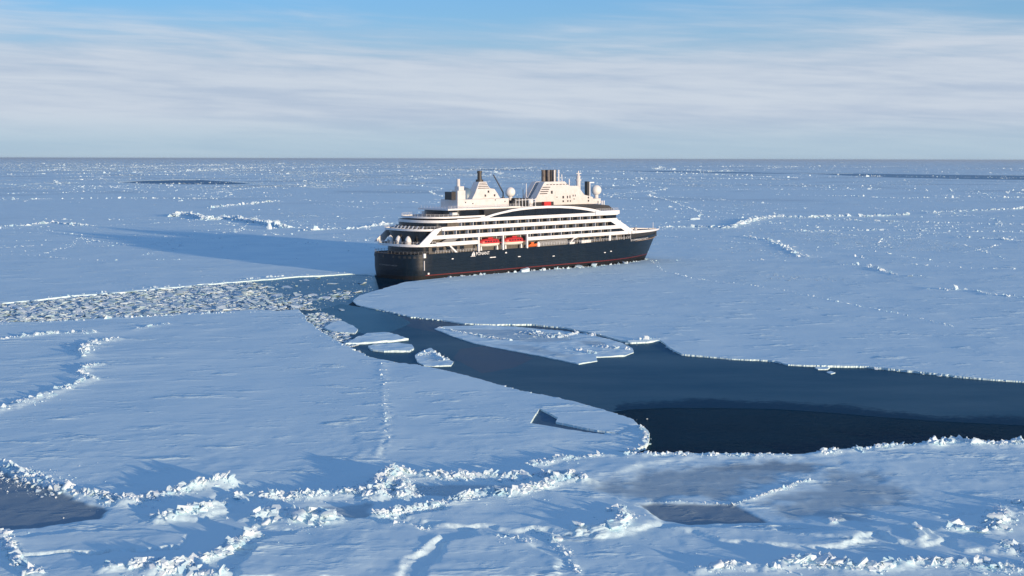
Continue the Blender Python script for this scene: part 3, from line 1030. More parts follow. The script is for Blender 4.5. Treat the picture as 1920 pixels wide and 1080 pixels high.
def scatter_line(line, w, sizes, per_m, rng):
    L = np.array(line)
    seg = np.linalg.norm(np.diff(L, axis=0), axis=1)
    tot = seg.sum()
    n = int(tot * per_m * (4.0 if per_m > 3 else 1.4))
    t = rng.uniform(0, tot, n)
    cum = np.concatenate([[0], np.cumsum(seg)])
    i = np.clip(np.searchsorted(cum, t) - 1, 0, len(seg) - 1)
    f = (t - cum[i]) / seg[i]
    p = L[i] + (L[i + 1] - L[i]) * f[:, None]
    nrm = np.column_stack([-(L[i + 1] - L[i])[:, 1], (L[i + 1] - L[i])[:, 0]]) / seg[i][:, None]
    clump = vnoise(p[:, 0] * 0.45, p[:, 1] * 0.45, 90)
    keep = rng.uniform(0, 1, n) < np.clip(-0.15 + 1.7 * clump, 0.06, 1)
    wv = w * (0.30 + 2.2 * vnoise(p[:, 0] * 0.12, p[:, 1] * 0.12, 91) ** 1.8)
    stray = rng.uniform(0, 1, n) < 0.12
    off = rng.normal(0, 0.75, n) * np.where(stray, wv * 3.2, wv)
    q = p + nrm * off[:, None]
    sz = sizes[0] * rng.uniform(0.6, 1.2, n) + (sizes[1] * 1.45 - sizes[0]) * rng.uniform(0, 1, n) ** 6.0
    sz = np.where(stray, sz * 0.65, sz) * np.clip(1.25 - 0.4 * np.abs(off) / w, 0.4, 1.25)
    return q[keep], sz[keep]


def block_frames(q, sz, z, rng, tilt=0.65, flat=(0.6, 1.0)):
    n = len(q)
    scl = np.column_stack([sz * rng.uniform(.8, 1.35, n), sz * rng.uniform(.7, 1.1, n), sz * rng.uniform(*flat, n)])
    rot = rot_mats(rng.uniform(0, 6.283, n), rng.normal(0, tilt, n), rng.normal(0, tilt, n))
    pos = np.column_stack([q, z + 0.10 * scl[:, 2]])
    return pos, scl, rot


def broken_proto(seed, flat):
    """a larger piece: an angular slab whose faces are broken up and dusted with snow"""
    V, T = block_proto(seed, flat)
    bm = bmesh.new()
    vs = [bm.verts.new(v) for v in V]
    for t in T:
        bm.faces.new([vs[i] for i in t])
    bmesh.ops.subdivide_edges(bm, edges=bm.edges[:], cuts=2, use_grid_fill=True)
    r = random.Random(seed)
    for v in bm.verts:
        v.co += Vector((r.uniform(-1, 1), r.uniform(-1, 1), r.uniform(-1, 1) * 0.8)) * 0.045
    bmesh.ops.triangulate(bm, faces=bm.faces[:])
    bm.verts.index_update()
    V = np.array([v.co[:] for v in bm.verts])
    T = np.array([[v.index for v in f.verts] for f in bm.faces])
    bm.free()
    return V, T


SLABS = [broken_proto(300 + i, 0.36) for i in range(6)]
LUMP_ME = [mesh_np("ice_lump", V, T, M_BLOCK, True) for V, T in (broken_proto(320 + i, 0.8) for i in range(6))]
SLAB_ME = [mesh_np("ice_chunk", V, T, M_BLOCK) for V, T in SLABS]


def place_individuals(idx, pos, scl, rot, kind, meshes, name, label_fn, cat, group):
    for j in idx:
        o = bpy.data.objects.new(name, meshes[kind[j]])
        o.matrix_world = Matrix.Translation(pos[j]) @ Matrix(rot[j].tolist()).to_4x4() @ Matrix.Diagonal((*scl[j], 1))
        COL.objects.link(o)
        tag(o, label_fn(pos[j]), cat, group)


rng = np.random.default_rng(5)
# thin broken ridges wandering over the far pack
RIDGELETS = []
for i in range(190):
    row = 14 + 170 * rng.uniform(0, 1) ** 1.9
    dd = CAM_H * FPX / row
    cx = rng.uniform(-200, 2120)
    ang = rng.normal(0.0, 0.5)
    p = np.array(((cx - 960) * dd / FPX, dd))
    pts = [p]
    for k in range(rng.integers(4, 14)):
        ang += rng.normal(0, 0.35)
        st = dd * rng.uniform(0.012, 0.035)
        p = p + np.array((math.cos(ang) * st, math.sin(ang) * st * 2.2))
        pts.append(p)
    RIDGELETS.append((pts, 0, 0.0014 * dd, (0.00036 * dd, 0.0010 * dd), 560.0 / dd * rng.uniform(.3, 1.3), 'far'))
Q, S, K = [], [], []
for line, h, w, sz, dn, kind in ALL_RIDGES + FLOE_RIDGES + RIDGELETS:
    q, s = scatter_line(line, w, sz, dn, rng)
    Q.append(q)
    S.append(s)
    K.append(np.full(len(q), {'near': 0, 'mid': 1, 'far': 2}[kind]))
Q, S, K = np.concatenate(Q), np.concatenate(S), np.concatenate(K)
on_floe = np.zeros(len(Q), bool)
for fl in FLOES:
    on_floe |= in_poly(Q[:, 0], Q[:, 1], fl[0])
ok = (in_poly(Q[:, 0], Q[:, 1], NORTH) | in_poly(Q[:, 0], Q[:, 1], SOUTH) | on_floe)
Q, S, K = Q[ok], S[ok], K[ok]
Z = np.where(on_floe[ok], 0.22, ice_surface(Q[:, 0], Q[:, 1]))
S = S * np.where(K == 0, 0.70, 0.85)
POS, SCL, ROT = block_frames(Q, S, Z, rng)
KIND = rng.integers(0, len(PROTO), len(Q))
app = S / Q[:, 1]
app[(np.abs(Q[:, 0] / Q[:, 1]) > 960 / FPX) | (Q[:, 1] < 153)] = 0
order = np.argsort(-app)
big = order[:270]
rest = np.setdiff1d(np.arange(len(Q)), big)


def ridge_label(p):
    x, y = p[0], p[1]
    px = 960 + x / y * FPX
    py = HORIZON + CAM_H * FPX / y
    if px > 1300 and py > 1030:
        part = 'left end' if px < 1430 else 'middle' if px < 1600 else 'thin right part' if px < 1760 else 'far right end'
        return 'white ice block in the %s of the bottom right rubble' % part
    if px > 1700:
        return 'white ice block among the scattered lumps at the right edge' if py > 900 else 'white ice block on the rim right of the dark open water'
    if px > 1500:
        return 'white ice block on the rim of the dark open water'
    if px > 1105:
        return 'white ice block on the snow right of the curved ridge'
    if px > 680:
        part = 'tall left heap' if px < 790 else 'upper arm' if py < 922 else 'lower arm'
        return 'white ice block in the %s of the curved middle ridge' % part
    if py > 1010:
        part = 'at the left edge' if px < 120 else 'left end' if px < 300 else 'crest' if py < 1055 else 'foot'
        return 'white ice block in the bottom left rubble, %s' % part
    if px > 440:
        return 'white ice block in the heap left of the curved ridge'
    return 'white ice block in the ridge beside the grey refrozen ice' if px < 240 else 'white ice block in the short ridge right of the grey refrozen ice'


place_individuals(big, POS, SCL, ROT, KIND, PROTO_ME, "ice_block", ridge_label, 'ice block', 'ice blocks thrown up along the near pressure ridges')
rub = link("ridge_rubble", rubble_mesh("ridge_rubble", POS[rest], SCL[rest], ROT[rest], KIND[rest], PROTO, M_BLOCK))
tag(rub, 'small white ice rubble heaped along the pressure ridges', 'ice rubble', kind='stuff')

# --- large tilted slabs and blocks that stand out of the ridges
BIG = [((392, 918), 3.2), ((412, 916), 2.6), ((430, 917), 2.2), ((345, 937), 2.0), ((300, 944), 1.6), ((485, 972), 2.6), ((505, 978), 3.4), ((535, 972), 3.0), ((560, 990), 3.6), ((590, 984), 4.2), ((612, 985), 3.0),
       ((500, 994), 2.4), ((395, 960), 2.6), ((365, 975), 2.8), ((340, 982), 2.0), ((12, 1010), 2.8), ((8, 1040), 2.4), ((24, 1062), 2.0), ((720, 908), 2.0), ((745, 932), 2.2), ((735, 905), 1.8), ((800, 900), 1.8),
       ((870, 904), 2.0), ((930, 905), 1.7), ((1045, 908), 2.4), ((1030, 920), 2.6), ((1018, 925), 1.8), ((870, 950), 1.7), ((1166, 966), 2.2), ((1142, 972), 1.6), ((1150, 1008), 3.6), ((1085, 1004), 2.6),
       ((1046, 1020), 2.0), ((1870, 968), 2.6), ((1886, 985), 2.4), ((1880, 1000), 2.2), ((1800, 1004), 2.4), ((1838, 1006), 2.8), ((1905, 955), 2.0), ((1885, 1035), 2.4), ((1360, 1072), 2.4), ((1345, 1078), 2.8), ((1480, 1068), 2.4),
       ((1540, 1070), 3.0), ((1570, 1074), 2.6), ((1722, 1010), 2.0), ((1560, 986), 2.2), ((205, 1072), 2.0), ((250, 1076), 2.4), ((330, 1078), 2.6), ((440, 1040), 2.2), ((410, 1056), 2.0), ((1180, 848), 1.6), ((1205, 828), 1.5)]
for k, ((bx_, by_), bs) in enumerate(BIG):
    p = G(bx_, by_)
    bs *= 0.62
    zz = float(ice_surface(np.array([p[0]]), np.array([p[1]]))[0])
    slab = k % 3 != 2
    o = bpy.data.objects.new("ice_chunk", SLAB_ME[k % 6] if slab else LUMP_ME[k % 6])
    o.location = (p[0], p[1], zz + bs * (0.10 if slab else 0.16))
    o.scale = (bs, bs * 0.85, bs * (0.8 if slab else 0.6))
    o.rotation_euler = (random.uniform(-.32, .32), random.uniform(-.3, .3), random.uniform(0, 6.28))
    COL.objects.link(o)
    tag(o, ridge_label((p[0], p[1], 0)).replace('white ice block', 'large tilted ice chunk' if slab else 'large angular ice lump'), 'ice chunk', 'large slabs and lumps on the near pressure ridges')

# --- hummocks scattered over the far pack
n = 320000
row = 2.2 + (230 - 2.2) * rng.uniform(0, 1, n) ** 1.6
d = CAM_H * FPX / row
cx = rng.uniform(-250, 2170, n)
x = (cx - 960) * d / FPX
f1 = fbm(x / 420.0, d / 900.0, 21, 4)
f2 = fbm(x / 60.0, d / 130.0, 22, 3)
f3 = fbm((x * .8 + d * .3) / 30.0, (d * .8 - x * .3) / 160.0, 24, 3)
left = smooth(1500, 700, cx) * smooth(80, 30, row)
rough = f1 * 0.8 + f2 * 1.0 + f3 * 0.9 + 0.66 * left * smooth(2, 12, row)
prob = smooth(0.5, 1.2, rough) * 0.95 + 0.004
prob *= np.where(row > 95, 0.35, 1.0)
keep = rng.uniform(0, 1, n) < prob
keep &= in_poly(x, d, NORTH)
for h in HOLES_N:
    keep &= ~in_poly(x, d, h)
x, d = x[keep], d[keep]
qs = np.column_stack([x, d])
sz = np.clip(d * 0.00045, 0.35, 9.0) * rng.uniform(0.45, 1.5, len(x))
z = ice_surface(x, d)
pos, scl, rot = block_frames(qs, sz, z, rng, 0.25, (0.22, 0.5))
scl[:, 0] *= 2.0
kd = rng.integers(0, len(PROTO), len(x))
far = link("far_hummocks", rubble_mesh("far_hummocks", pos, scl, rot, kd, PROTO, M_FAR))
tag(far, 'white hummocks scattered over the distant pack ice', 'ice rubble', kind='stuff')
print('ridge blocks', len(Q), 'far', len(x))

# --- brash in the ship's wake and the strip left of the lead
WAKE = gp((-500, 620), (0, 572), (300, 543), (520, 524), (655, 517), (697, 519), (700, 545), (672, 556), (660, 566), (640, 585), (560, 581), (400, 588), (200, 598), (0, 607), (-500, 652))
n = 120000
rr = rng.uniform(218, 365, n)
d = CAM_H * FPX / rr
cx = rng.uniform(-400, 705, n)
x = (cx - 960) * d / FPX
inn = in_poly(x, d, WAKE)
x, d, cx, rr = x[inn], d[inn], cx[inn], rr[inn]
f = fbm(x / 7.0, d / 11.0, 51, 3)
dens = np.clip(0.74 + 0.6 * f, 0.0, 1) * (1 - 0.97 * smooth(400, 500, cx - (rr - 228) * 2.2))
strip = np.exp(-(((cx - 560) + (rr - 262) * 6.0) / 220) ** 2) * smooth(246, 252, rr) * smooth(284, 276, rr)
dens = np.maximum(dens, 0.28 * smooth(500, 560, cx) * np.exp(-((rr - 258 - (640 - cx) * 0.10) / 8.0) ** 2))
keep = rng.uniform(0, 1, len(x)) < dens * 0.8
x, d = x[keep], d[keep]
sz = 0.22 + 0.25 * rng.uniform(0, 1, len(x)) + 4.2 * rng.uniform(0, 1, len(x)) ** 14.0
# the rounded strip below the wake, packed against the field edge
STRIP = gp((566, 590), (600, 586), (640, 600), (655, 630), (672, 648), (650, 652), (600, 622), (574, 604))
n2 = 9000
t = np.array(STRIP)
sx = rng.uniform(t[:, 0].min(), t[:, 0].max(), n2)
sd = rng.uniform(t[:, 1].min(), t[:, 1].max(), n2)
k2 = in_poly(sx, sd, STRIP) & ~in_poly(sx, sd, FLOES[4][0]) & ~in_poly(sx, sd, SOUTH) & (rng.uniform(0, 1, n2) < 0.45)
x, d = np.concatenate([x, sx[k2]]), np.concatenate([d, sd[k2]])
sz = np.concatenate([sz, 0.3 + 1.4 * rng.uniform(0, 1, int(k2.sum())) ** 3])
# crumbs broken off along the edges of the lead
for ln, seed in ((edge_lead_n[2:], 1), (edge_lead_s[:-1], 2)):
    q3, s3 = scatter_line(ln, 0.9, (0.2, 0.9), 0.9, rng)
    k3 = ~in_poly(q3[:, 0], q3[:, 1], NORTH) & ~in_poly(q3[:, 0], q3[:, 1], SOUTH)
    x, d, sz = np.concatenate([x, q3[k3, 0]]), np.concatenate([d, q3[k3, 1]]), np.concatenate([sz, s3[k3]])
qs = np.column_stack([x, d])
pos, scl, rot = block_frames(qs, sz, np.full(len(x), 0.02), rng, 0.16, (0.30, 0.7))
scl[:, 2] = np.minimum(scl[:, 2], 0.55)
pos[:, 2] = 0.02 + 0.16 * scl[:, 2]
kd = rng.integers(0, len(PROTO_FLAT), len(x))
app = sz / d
app[np.abs(x / d) > 960 / FPX] = 0
order = np.argsort(-app)
big, rest = order[:280], order[280:]


def brash_label(p):
    px = 960 + p[0] / p[1] * FPX
    py = HORIZON + CAM_H * FPX / p[1]
    if px > 720:
        return 'crumb of ice floating at the edge of the open lead'
    if p[1] < 412 and px > 560:
        return 'chunk of broken ice in the rounded slush strip left of the lead'
    far_edge = 571 - px * 0.083
    near_edge = 608 - px * 0.046
    t = (py - far_edge) / (near_edge - far_edge)
    row = 'by the far wake edge' if t < 0.33 else 'by the near wake edge' if t > 0.67 else 'amid the packed wake'
    col = ('at the left picture edge' if px < 110 else 'above the left snow ridge' if px < 230 else 'left of the wake centre' if px < 340
           else 'halfway to the ship' if px < 450 else 'where the brash thins out')
    return 'broken ice piece %s, %s' % (row, col)


place_individuals(big, pos, scl, rot, kd, PROTO_BRASH_ME, "brash_piece", brash_label, 'ice piece', 'broken ice floating in the wake')
br = link("brash_ice", rubble_mesh("brash_ice", pos[rest], scl[rest], rot[rest], kd[rest], PROTO_FLAT, M_BRASH))
tag(br, 'small brash ice filling the channel behind the ship', 'brash ice', kind='stuff')
print('brash', len(x))

# ================================================================== THE SHIP
class MB:
    """collects boxes, prisms, tubes and lofts into one mesh"""
    def __init__(self):
        self.v, self.f = [], []

    def add(self, V, F):
        k = len(self.v)
        self.v += [tuple(p) for p in V]
        self.f += [tuple(i + k for i in f) for f in F]
        return self

    def box(self, x0, x1, y0, y1, z0, z1):
        V = [(x, y, z) for z in (z0, z1) for y in (y0, y1) for x in (x0, x1)]
        return self.add(V, [(0, 2, 3, 1), (4, 5, 7, 6), (0, 1, 5, 4), (2, 6, 7, 3), (0, 4, 6, 2), (1, 3, 7, 5)])

    def prism_xz(self, poly, y0, y1):
        n = len(poly)
        V = [(x, y0, z) for x, z in poly] + [(x, y1, z) for x, z in poly]
        F = [tuple(range(n)), tuple(range(2 * n - 1, n - 1, -1))] + [(i, i + n, (i + 1) % n + n, (i + 1) % n) for i in range(n)]
        return self.add(V, F)

    def prism_xy(self, poly, z0, z1):
        n = len(poly)
        V = [(x, y, z0) for x, y in poly] + [(x, y, z1) for x, y in poly]
        F = [tuple(range(n - 1, -1, -1)), tuple(range(n, 2 * n))] + [(i, (i + 1) % n, (i + 1) % n + n, i + n) for i in range(n)]
        return self.add(V, F)

    def ring_wall(self, outer, inner, z0, z1, closed=True):
        """upright wall between two plan outlines"""
        n = len(outer)
        V = [(*p, z0) for p in outer] + [(*p, z1) for p in outer] + [(*p, z0) for p in inner] + [(*p, z1) for p in inner]
        F = []
        for i in range(n if closed else n - 1):
            j = (i + 1) % n
            F += [(i, j, j + n, i + n), (i + 2 * n, i + 3 * n, j + 3 * n, j + 2 * n), (i + n, j + n, j + 3 * n, i + 3 * n), (i, i + 2 * n, j + 2 * n, j)]
        return self.add(V, F)

    def tube(self, pts, r, n=8, r1=None):
        pts = [Vector(p) for p in pts]
        k = len(pts)
        V, F = [], []
        for i, p in enumerate(pts):
            d = (pts[min(i + 1, k - 1)] - pts[max(i - 1, 0)]).normalized()
            a = d.cross(Vector((0, 0, 1)))
            if a.length < 1e-3:
                a = Vector((1, 0, 0))
            a.normalize()
            b = d.cross(a)
            rr = r if r1 is None else r + (r1 - r) * i / (k - 1)
            for j in range(n):
                t = 2 * math.pi * j / n
                V.append(p + a * math.cos(t) * rr + b * math.sin(t) * rr)
        for i in range(k - 1):
            for j in range(n):
                F.append((i * n + j, i * n + (j + 1) % n, (i + 1) * n + (j + 1) % n, (i + 1) * n + j))
        F.append(tuple(range(n - 1, -1, -1)))
        F.append(tuple(range((k - 1) * n, k * n)))
        return self.add(V, F)

    def lathe(self, c, prof, n=20):
        V, F = [], []
        for r, z in prof:
            for j in range(n):
                t = 2 * math.pi * j / n
                V.append((c[0] + r * math.cos(t), c[1] + r * math.sin(t), c[2] + z))
        for i in range(len(prof) - 1):
            for j in range(n):
                F.append((i * n + j, i * n + (j + 1) % n, (i + 1) * n + (j + 1) % n, (i + 1) * n + j))
        F.append(tuple(range(n - 1, -1, -1)))
        F.append(tuple(range((len(prof) - 1) * n, len(prof) * n)))
        return self.add(V, F)

    def loft(self, rings, cap=True):
        n = len(rings[0])
        V = [p for r in rings for p in r]
        F = []
        for i in range(len(rings) - 1):
            for j in range(n):
                F.append((i * n + j, i * n + (j + 1) % n, (i + 1) * n + (j + 1) % n, (i + 1) * n + j))
        if cap:
            F.append(tuple(range(n - 1, -1, -1)))
            F.append(tuple(range((len(rings) - 1) * n, len(rings) * n)))
        return self.add(V, F)

    def mesh(self, name, material, smooth_deg=None):
        me = bpy.data.meshes.new(name)
        me.from_pydata(self.v, [], self.f)
        bm = bmesh.new()
        bm.from_mesh(me)
        bmesh.ops.recalc_face_normals(bm, faces=bm.faces[:])
        if smooth_deg:
            for f in bm.faces:
                f.smooth = True
            for e in bm.edges:
                if len(e.link_faces) == 2 and e.calc_face_angle(0) > math.radians(smooth_deg):
                    e.smooth = False
        bm.to_mesh(me)
        bm.free()
        me.materials.append(material)
        return me

    def build(self, name, material, parent=None, smooth_deg=None):
        return link(name, self.mesh(name, material, smooth_deg), parent)


M_WHITE = mat("white_ship_paint", (0.80, 0.81, 0.82), 0.45, spec=0.4, noise=(0.35, (0.70, 0.70, 0.70), 0.5, 0.8))
M_CREAM = mat("cream_superstructure_paint", (0.68, 0.67, 0.67), 0.55, spec=0.3, noise=(0.5, (0.60, 0.58, 0.56), 0.45, 0.75))
M_CABIN = mat("shaded_balcony_wall", (0.13, 0.12, 0.11), 0.6, noise=(0.8, (0.09, 0.085, 0.08), 0.4, 0.7))  # shade of the balcony recesses is put into this wall colour
M_NAVY = mat("navy_hull_paint", (0.003, 0.012, 0.026), 0.42, spec=0.25, noise=(0.25, (0.006, 0.016, 0.030), 0.4, 0.7), bump=[(0.35, 0.02, 1.0)])
M_BOOT = mat("dark_boot_topping", (0.010, 0.012, 0.015), 0.55, spec=0.2, noise=(0.6, (0.020, 0.015, 0.014), 0.55, 0.8))
M_RED = mat("red_stripe", (0.13, 0.010, 0.010), 0.5)
M_GLASS = mat("dark_window_glass", (0.008, 0.011, 0.015), 0.12, spec=0.6)
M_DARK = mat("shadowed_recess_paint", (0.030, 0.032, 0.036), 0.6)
M_GREY = mat("grey_screen", (0.22, 0.22, 0.22), 0.5)
M_FUNNEL = mat("charcoal_funnel_paint", (0.045, 0.042, 0.040), 0.5)
M_PIPE = mat("sooty_grey_pipe_paint", (0.15, 0.13, 0.12), 0.5, noise=(0.6, (0.06, 0.05, 0.05), 0.4, 0.7))
M_TEAK = mat("deck_planking", (0.24, 0.17, 0.12), 0.7, noise=(1.5, (0.18, 0.13, 0.09), 0.4, 0.6))
M_BOATRED = mat("lifeboat_red", (0.55, 0.035, 0.03), 0.4)
M_BOATHULL = mat("lifeboat_cream_hull", (0.78, 0.75, 0.64), 0.4)
M_DOME_SHADE = mat("dome_painted_shade", (0.13, 0.21, 0.30), 0.4)  # blue-grey stands for the shade on a white dome
M_ORANGE = mat("rescue_orange", (0.75, 0.16, 0.03), 0.4)
M_DOME = mat("radome_white", (0.80, 0.79, 0.76), 0.5)
M_LETTER = mat("white_lettering", (0.85, 0.85, 0.85), 0.5)

# weathering of the hull: rust runs, ice scuffs and plate seams
nt = M_NAVY.node_tree
pb = nt.nodes['Principled BSDF']
src = pb.inputs['Base Color'].links[0].from_socket
tcn = nt.nodes.new('ShaderNodeTexCoord')
mpn = nt.nodes.new('ShaderNodeMapping')
mpn.inputs['Scale'].default_value = (0.9, 0.9, 0.07)
nt.links.new(tcn.outputs['Object'], mpn.inputs['Vector'])
nz1 = nt.nodes.new('ShaderNodeTexNoise')
nz1.inputs['Scale'].default_value = 1.0
nz1.inputs['Detail'].default_value = 5
nt.links.new(mpn.outputs[0], nz1.inputs['Vector'])
mrn = nt.nodes.new('ShaderNodeMapRange')
mrn.inputs['From Min'].default_value = 0.55
mrn.inputs['From Max'].default_value = 0.85
mrn.inputs['To Max'].default_value = 0.55
nt.links.new(nz1.outputs['Fac'], mrn.inputs['Value'])
mxn = nt.nodes.new('ShaderNodeMix')
mxn.data_type = 'RGBA'
nt.links.new(mrn.outputs[0], mxn.inputs[0])
nt.links.new(src, mxn.inputs[6])
mxn.inputs[7].default_value = (0.022, 0.022, 0.026, 1)
nt.links.new(mxn.outputs[2], pb.inputs['Base Color'])
brn = nt.nodes.new('ShaderNodeTexBrick')
brn.inputs['Scale'].default_value = 0.16
brn.inputs['Mortar Size'].default_value = 0.012
brn.inputs['Color1'].default_value = brn.inputs['Color2'].default_value = (1, 1, 1, 1)
brn.inputs['Mortar'].default_value = (0, 0, 0, 1)
mpb = nt.nodes.new('ShaderNodeMapping')
mpb.inputs['Rotation'].default_value = (math.radians(90), 0, 0)
nt.links.new(tcn.outputs['Object'], mpb.inputs['Vector'])
nt.links.new(mpb.outputs[0], brn.inputs['Vector'])
bpn = nt.nodes.new('ShaderNodeBump')
bpn.inputs['Distance'].default_value = 0.03
nt.links.new(brn.outputs['Color'], bpn.inputs['Height'])
nt.links.new(pb.inputs['Normal'].links[0].from_socket, bpn.inputs['Normal'])
nt.links.new(bpn.outputs[0], pb.inputs['Normal'])

ship = empty("cruise_ship")
ship.matrix_world = SHIP_M
tag(ship, 'navy and white expedition cruise ship stopped in the ice beside the open lead', 'cruise ship')

B = SHIP_B


# ---------------------------------------------------------------- hull form
def stem_s(z):
    return 147.2 + 0.74 * max(z, -1.0)


def half_beam(s, z):
    """half breadth at station s, height z, forward of the stern quarter"""
    zz = min(max(z / 13.0, 0), 1)
    sb = 92 + 14 * zz
    Ls = stem_s(z)
    b0 = B
    if s <= sb:
        return b0
    t = min(1.0, (s - sb) / (Ls - sb))
    p = 2.0 + 0.7 * zz
    return b0 * (1 - t ** p)


def stern_arc(s1, s0, n, b, k=15):
    """plan of a rounded stern from the starboard side round to port"""
    out = []
    for i in range(k):
        a = -math.pi / 2 + math.pi * i / (k - 1)
        y = b * math.copysign(abs(math.sin(a)) ** (2 / n), math.sin(a))
        s = s1 - (s1 - s0) * abs(math.cos(a)) ** (2 / n)
        out.append((s, y))
    return out


def plan(z, stern=(5, -6.3, 3.0), front=None, inset=0.0, nb=22, b=None):
    """closed plan outline: stern arc from starboard to port, port side forward, bow, starboard side aft"""
    bb = (b or B) - inset
    arc = stern_arc(stern[0], stern[1] + inset, stern[2], bb)
    end = (front if front else stem_s(z)) - inset * 0.5
    st = [20, 45, 70, 85] + [90 + (end - 90) * (1 - (1 - i / nb) ** 1.6) for i in range(nb + 1)]
    port = [(s, min(bb, max(0.02, half_beam(s, z) - inset))) for s in st if s <= end + 1e-6]
    if front:
        port[-1] = (end, port[-1][1])
    else:
        port[-1] = (end, 0.02)
    star = [(s, -y) for s, y in reversed(port)]
    return arc + port + star


def hull_band(z0, z1, top=None, n=7):
    """skin between two heights (top = function of s for the sheer line)"""
    rings = []
    for i in range(n):
        t = i / (n - 1)
        ring = []
        for j, (s, y) in enumerate(plan(z0 + (z1 - z0) * t)):
            zz = z0 + ((top(s) if top else z1) - z0) * t
            # stern tucks in towards the waterline
            tuck = 0.09 * max(0.0, 4.0 - zz) if s < 8 else 0.0
            sg = 1 if y >= 0 else -1
            ring.append((s + (tuck * 1.6 if s < 1 else 0), sg * max(0.0, abs(y) - tuck), zz))
        rings.append(ring)
    return rings


def sheer(s):
    if s < 70:
        return 9.9
    return 9.9 + 1.35 * min(1, (s - 70) / 85) ** 1.3


MB().loft(hull_band(-2.4, 1.45, n=4), cap=False).build("boot_topping", M_BOOT, ship, 35)
stripe = [[(s, y * 1.0016, z) for s, y, z in r] for r in hull_band(1.45, 1.80, n=2)]
sm = MB().loft(stripe, cap=False)
sm.f = [f for f in sm.f if max(sm.v[i][0] for i in f) > 2.0]
sm.build("waterline_stripe", M_RED, ship, 35)
ss = MB().loft([[(s, y, z) for s, y, z in r] for r in hull_band(1.45, 1.80, n=2)], cap=False)
ss.f = [f for f in ss.f if max(ss.v[i][0] for i in f) <= 2.0]
ss.build("stern_stripe_plate", M_NAVY, ship, 35)
MB().loft(hull_band(1.80, 9.9, top=sheer, n=9), cap=False).build("hull", M_NAVY, ship, 35)

# decks
MB().prism_xy(plan(9.6, inset=0.35), 9.0, 9.45).build("main_deck", M_TEAK, ship)


def scale_front(z, front):
    return plan(z, front=front)


# ---------------------------------------------------------------- white bands (bulwarks of the balcony decks)
def side_strip(mb, s0, s1, z0, z1, thick=0.35, b=B, both=True, zfun=None, step=4.0):
    for sg in ((-1, 1) if both else (-1,)):
        n = max(2, int((s1 - s0) / step) + 1)
        S = [s0 + (s1 - s0) * i / (n - 1) for i in range(n)]
        V, F = [], []
        for s in S:
            hb = min(b, half_beam(s, (z0 + z1) / 2))
            zt = zfun(s) if zfun else z1
            zb = z0
            for yy, zz in ((hb, zb), (hb, zt), (hb - thick, zt), (hb - thick, zb)):
                V.append((s, sg * max(0.01, yy), zz))
        for i in range(n - 1):
            for j in range(4):
                F.append((4 * i + j, 4 * i + (j + 1) % 4, 4 * i + 4 + (j + 1) % 4, 4 * i + 4 + j))
        F += [(0, 1, 2, 3), (4 * n - 4, 4 * n - 1, 4 * n - 2, 4 * n - 3)]
        mb.add(V, F)


def bow_top(s):
    return 14.2 - 0.85 * max(0, (s - 118) / 38) ** 1.0


def arc_wall(mb, stern, z0, z1, b, thick=0.35, inset=0.0):
    o = stern_arc(stern[0], stern[1], stern[2], b, 25)
    i = stern_arc(stern[0], stern[1] + thick, stern[2], b - thick, 25)
    mb.ring_wall(o, i, z0, z1, closed=False)


# band 1 (promenade roof / foredeck bulwark), broken on the sides by the boat bay
ST1, ST3, ST4 = (6.5, -4.6, 3.0), (9.5, -1.2, 3.0), (18, 5.0, 2.6)
B1 = 14.3
mb = MB()
side_strip(mb, 6.5, 28.3, 12.7, 14.2, b=B)
mb.build("promenade_bulwark", M_WHITE, ship)
mb = MB()
arc_wall(mb, ST1, 12.75, 13.75, B - 0.25)
mb.build("stern_terrace_bulwark", M_WHITE, ship, 40)
mb = MB()
side_strip(mb, 56.3, 155.8, 12.75, 14.2, b=B, zfun=bow_top, step=2.5)
mb.build("forward_bulwark", M_WHITE, ship)
mb = MB()
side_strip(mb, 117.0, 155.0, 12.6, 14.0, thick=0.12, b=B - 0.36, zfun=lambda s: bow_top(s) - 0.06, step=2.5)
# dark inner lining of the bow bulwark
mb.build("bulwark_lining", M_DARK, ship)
# deck plates at each level
MB().prism_xy(stern_arc(*ST1, B - 0.62) + [(28, B - 0.4), (28, 10.4), (57, 10.4), (57, B - 0.4), (100, B - .4), (100, -B + .4), (57, -B + 0.4), (57, -10.4), (28, -10.4), (28, -B + 0.4)], 12.85, 13.1).build("promenade_roof_deck", M_TEAK, ship)
fd = [(s, y) for s, y in plan(12.9, inset=0.55) if s > 98]
MB().prism_xy(fd, 12.85, 13.1).build("foredeck", M_TEAK, ship)

# bands 2-4
for nm, z0, z1, sa, sb_ in (("balcony_band", 15.5, 17.0, 4.5, 117.6), ("balcony_band", 18.7, 20.2, 9.5, 111.5), ("balcony_band", 21.65, 23.0, 17.5, 112.0)):
    mb = MB()
    side_strip(mb, sa, sb_, z0, z1)
    mb.build(nm, M_WHITE, ship)
mb = MB()
arc_wall(mb, ST3, 18.72, 19.5, B - 0.5)
mb.build("pool_terrace_edge", M_WHITE, ship, 40)
mb = MB()
arc_wall(mb, ST4, 21.7, 22.75, B - 0.05)
mb.build("sun_terrace_edge", M_WHITE, ship, 40)
mb = MB()
arc_wall(mb, (19, 6.2, 2.6), 23.35, 24.1, B - 0.7)
side_strip(mb, 19, 33, 23.35, 24.1, b=B - 0.7)
mb.build("upper_terrace_edge", M_WHITE, ship, 40)
MB().prism_xy(stern_arc(*ST3, B - 0.9) + [(112, B - 0.4), (112, -B + 0.4)], 18.8, 19.1).build("pool_terrace_deck", M_TEAK, ship)
MB().prism_xy(stern_arc(*ST4, B - 0.45) + [(111, B - 0.4), (111, -B + 0.4)], 21.75, 22.05).build("sun_terrace_deck", M_TEAK, ship)
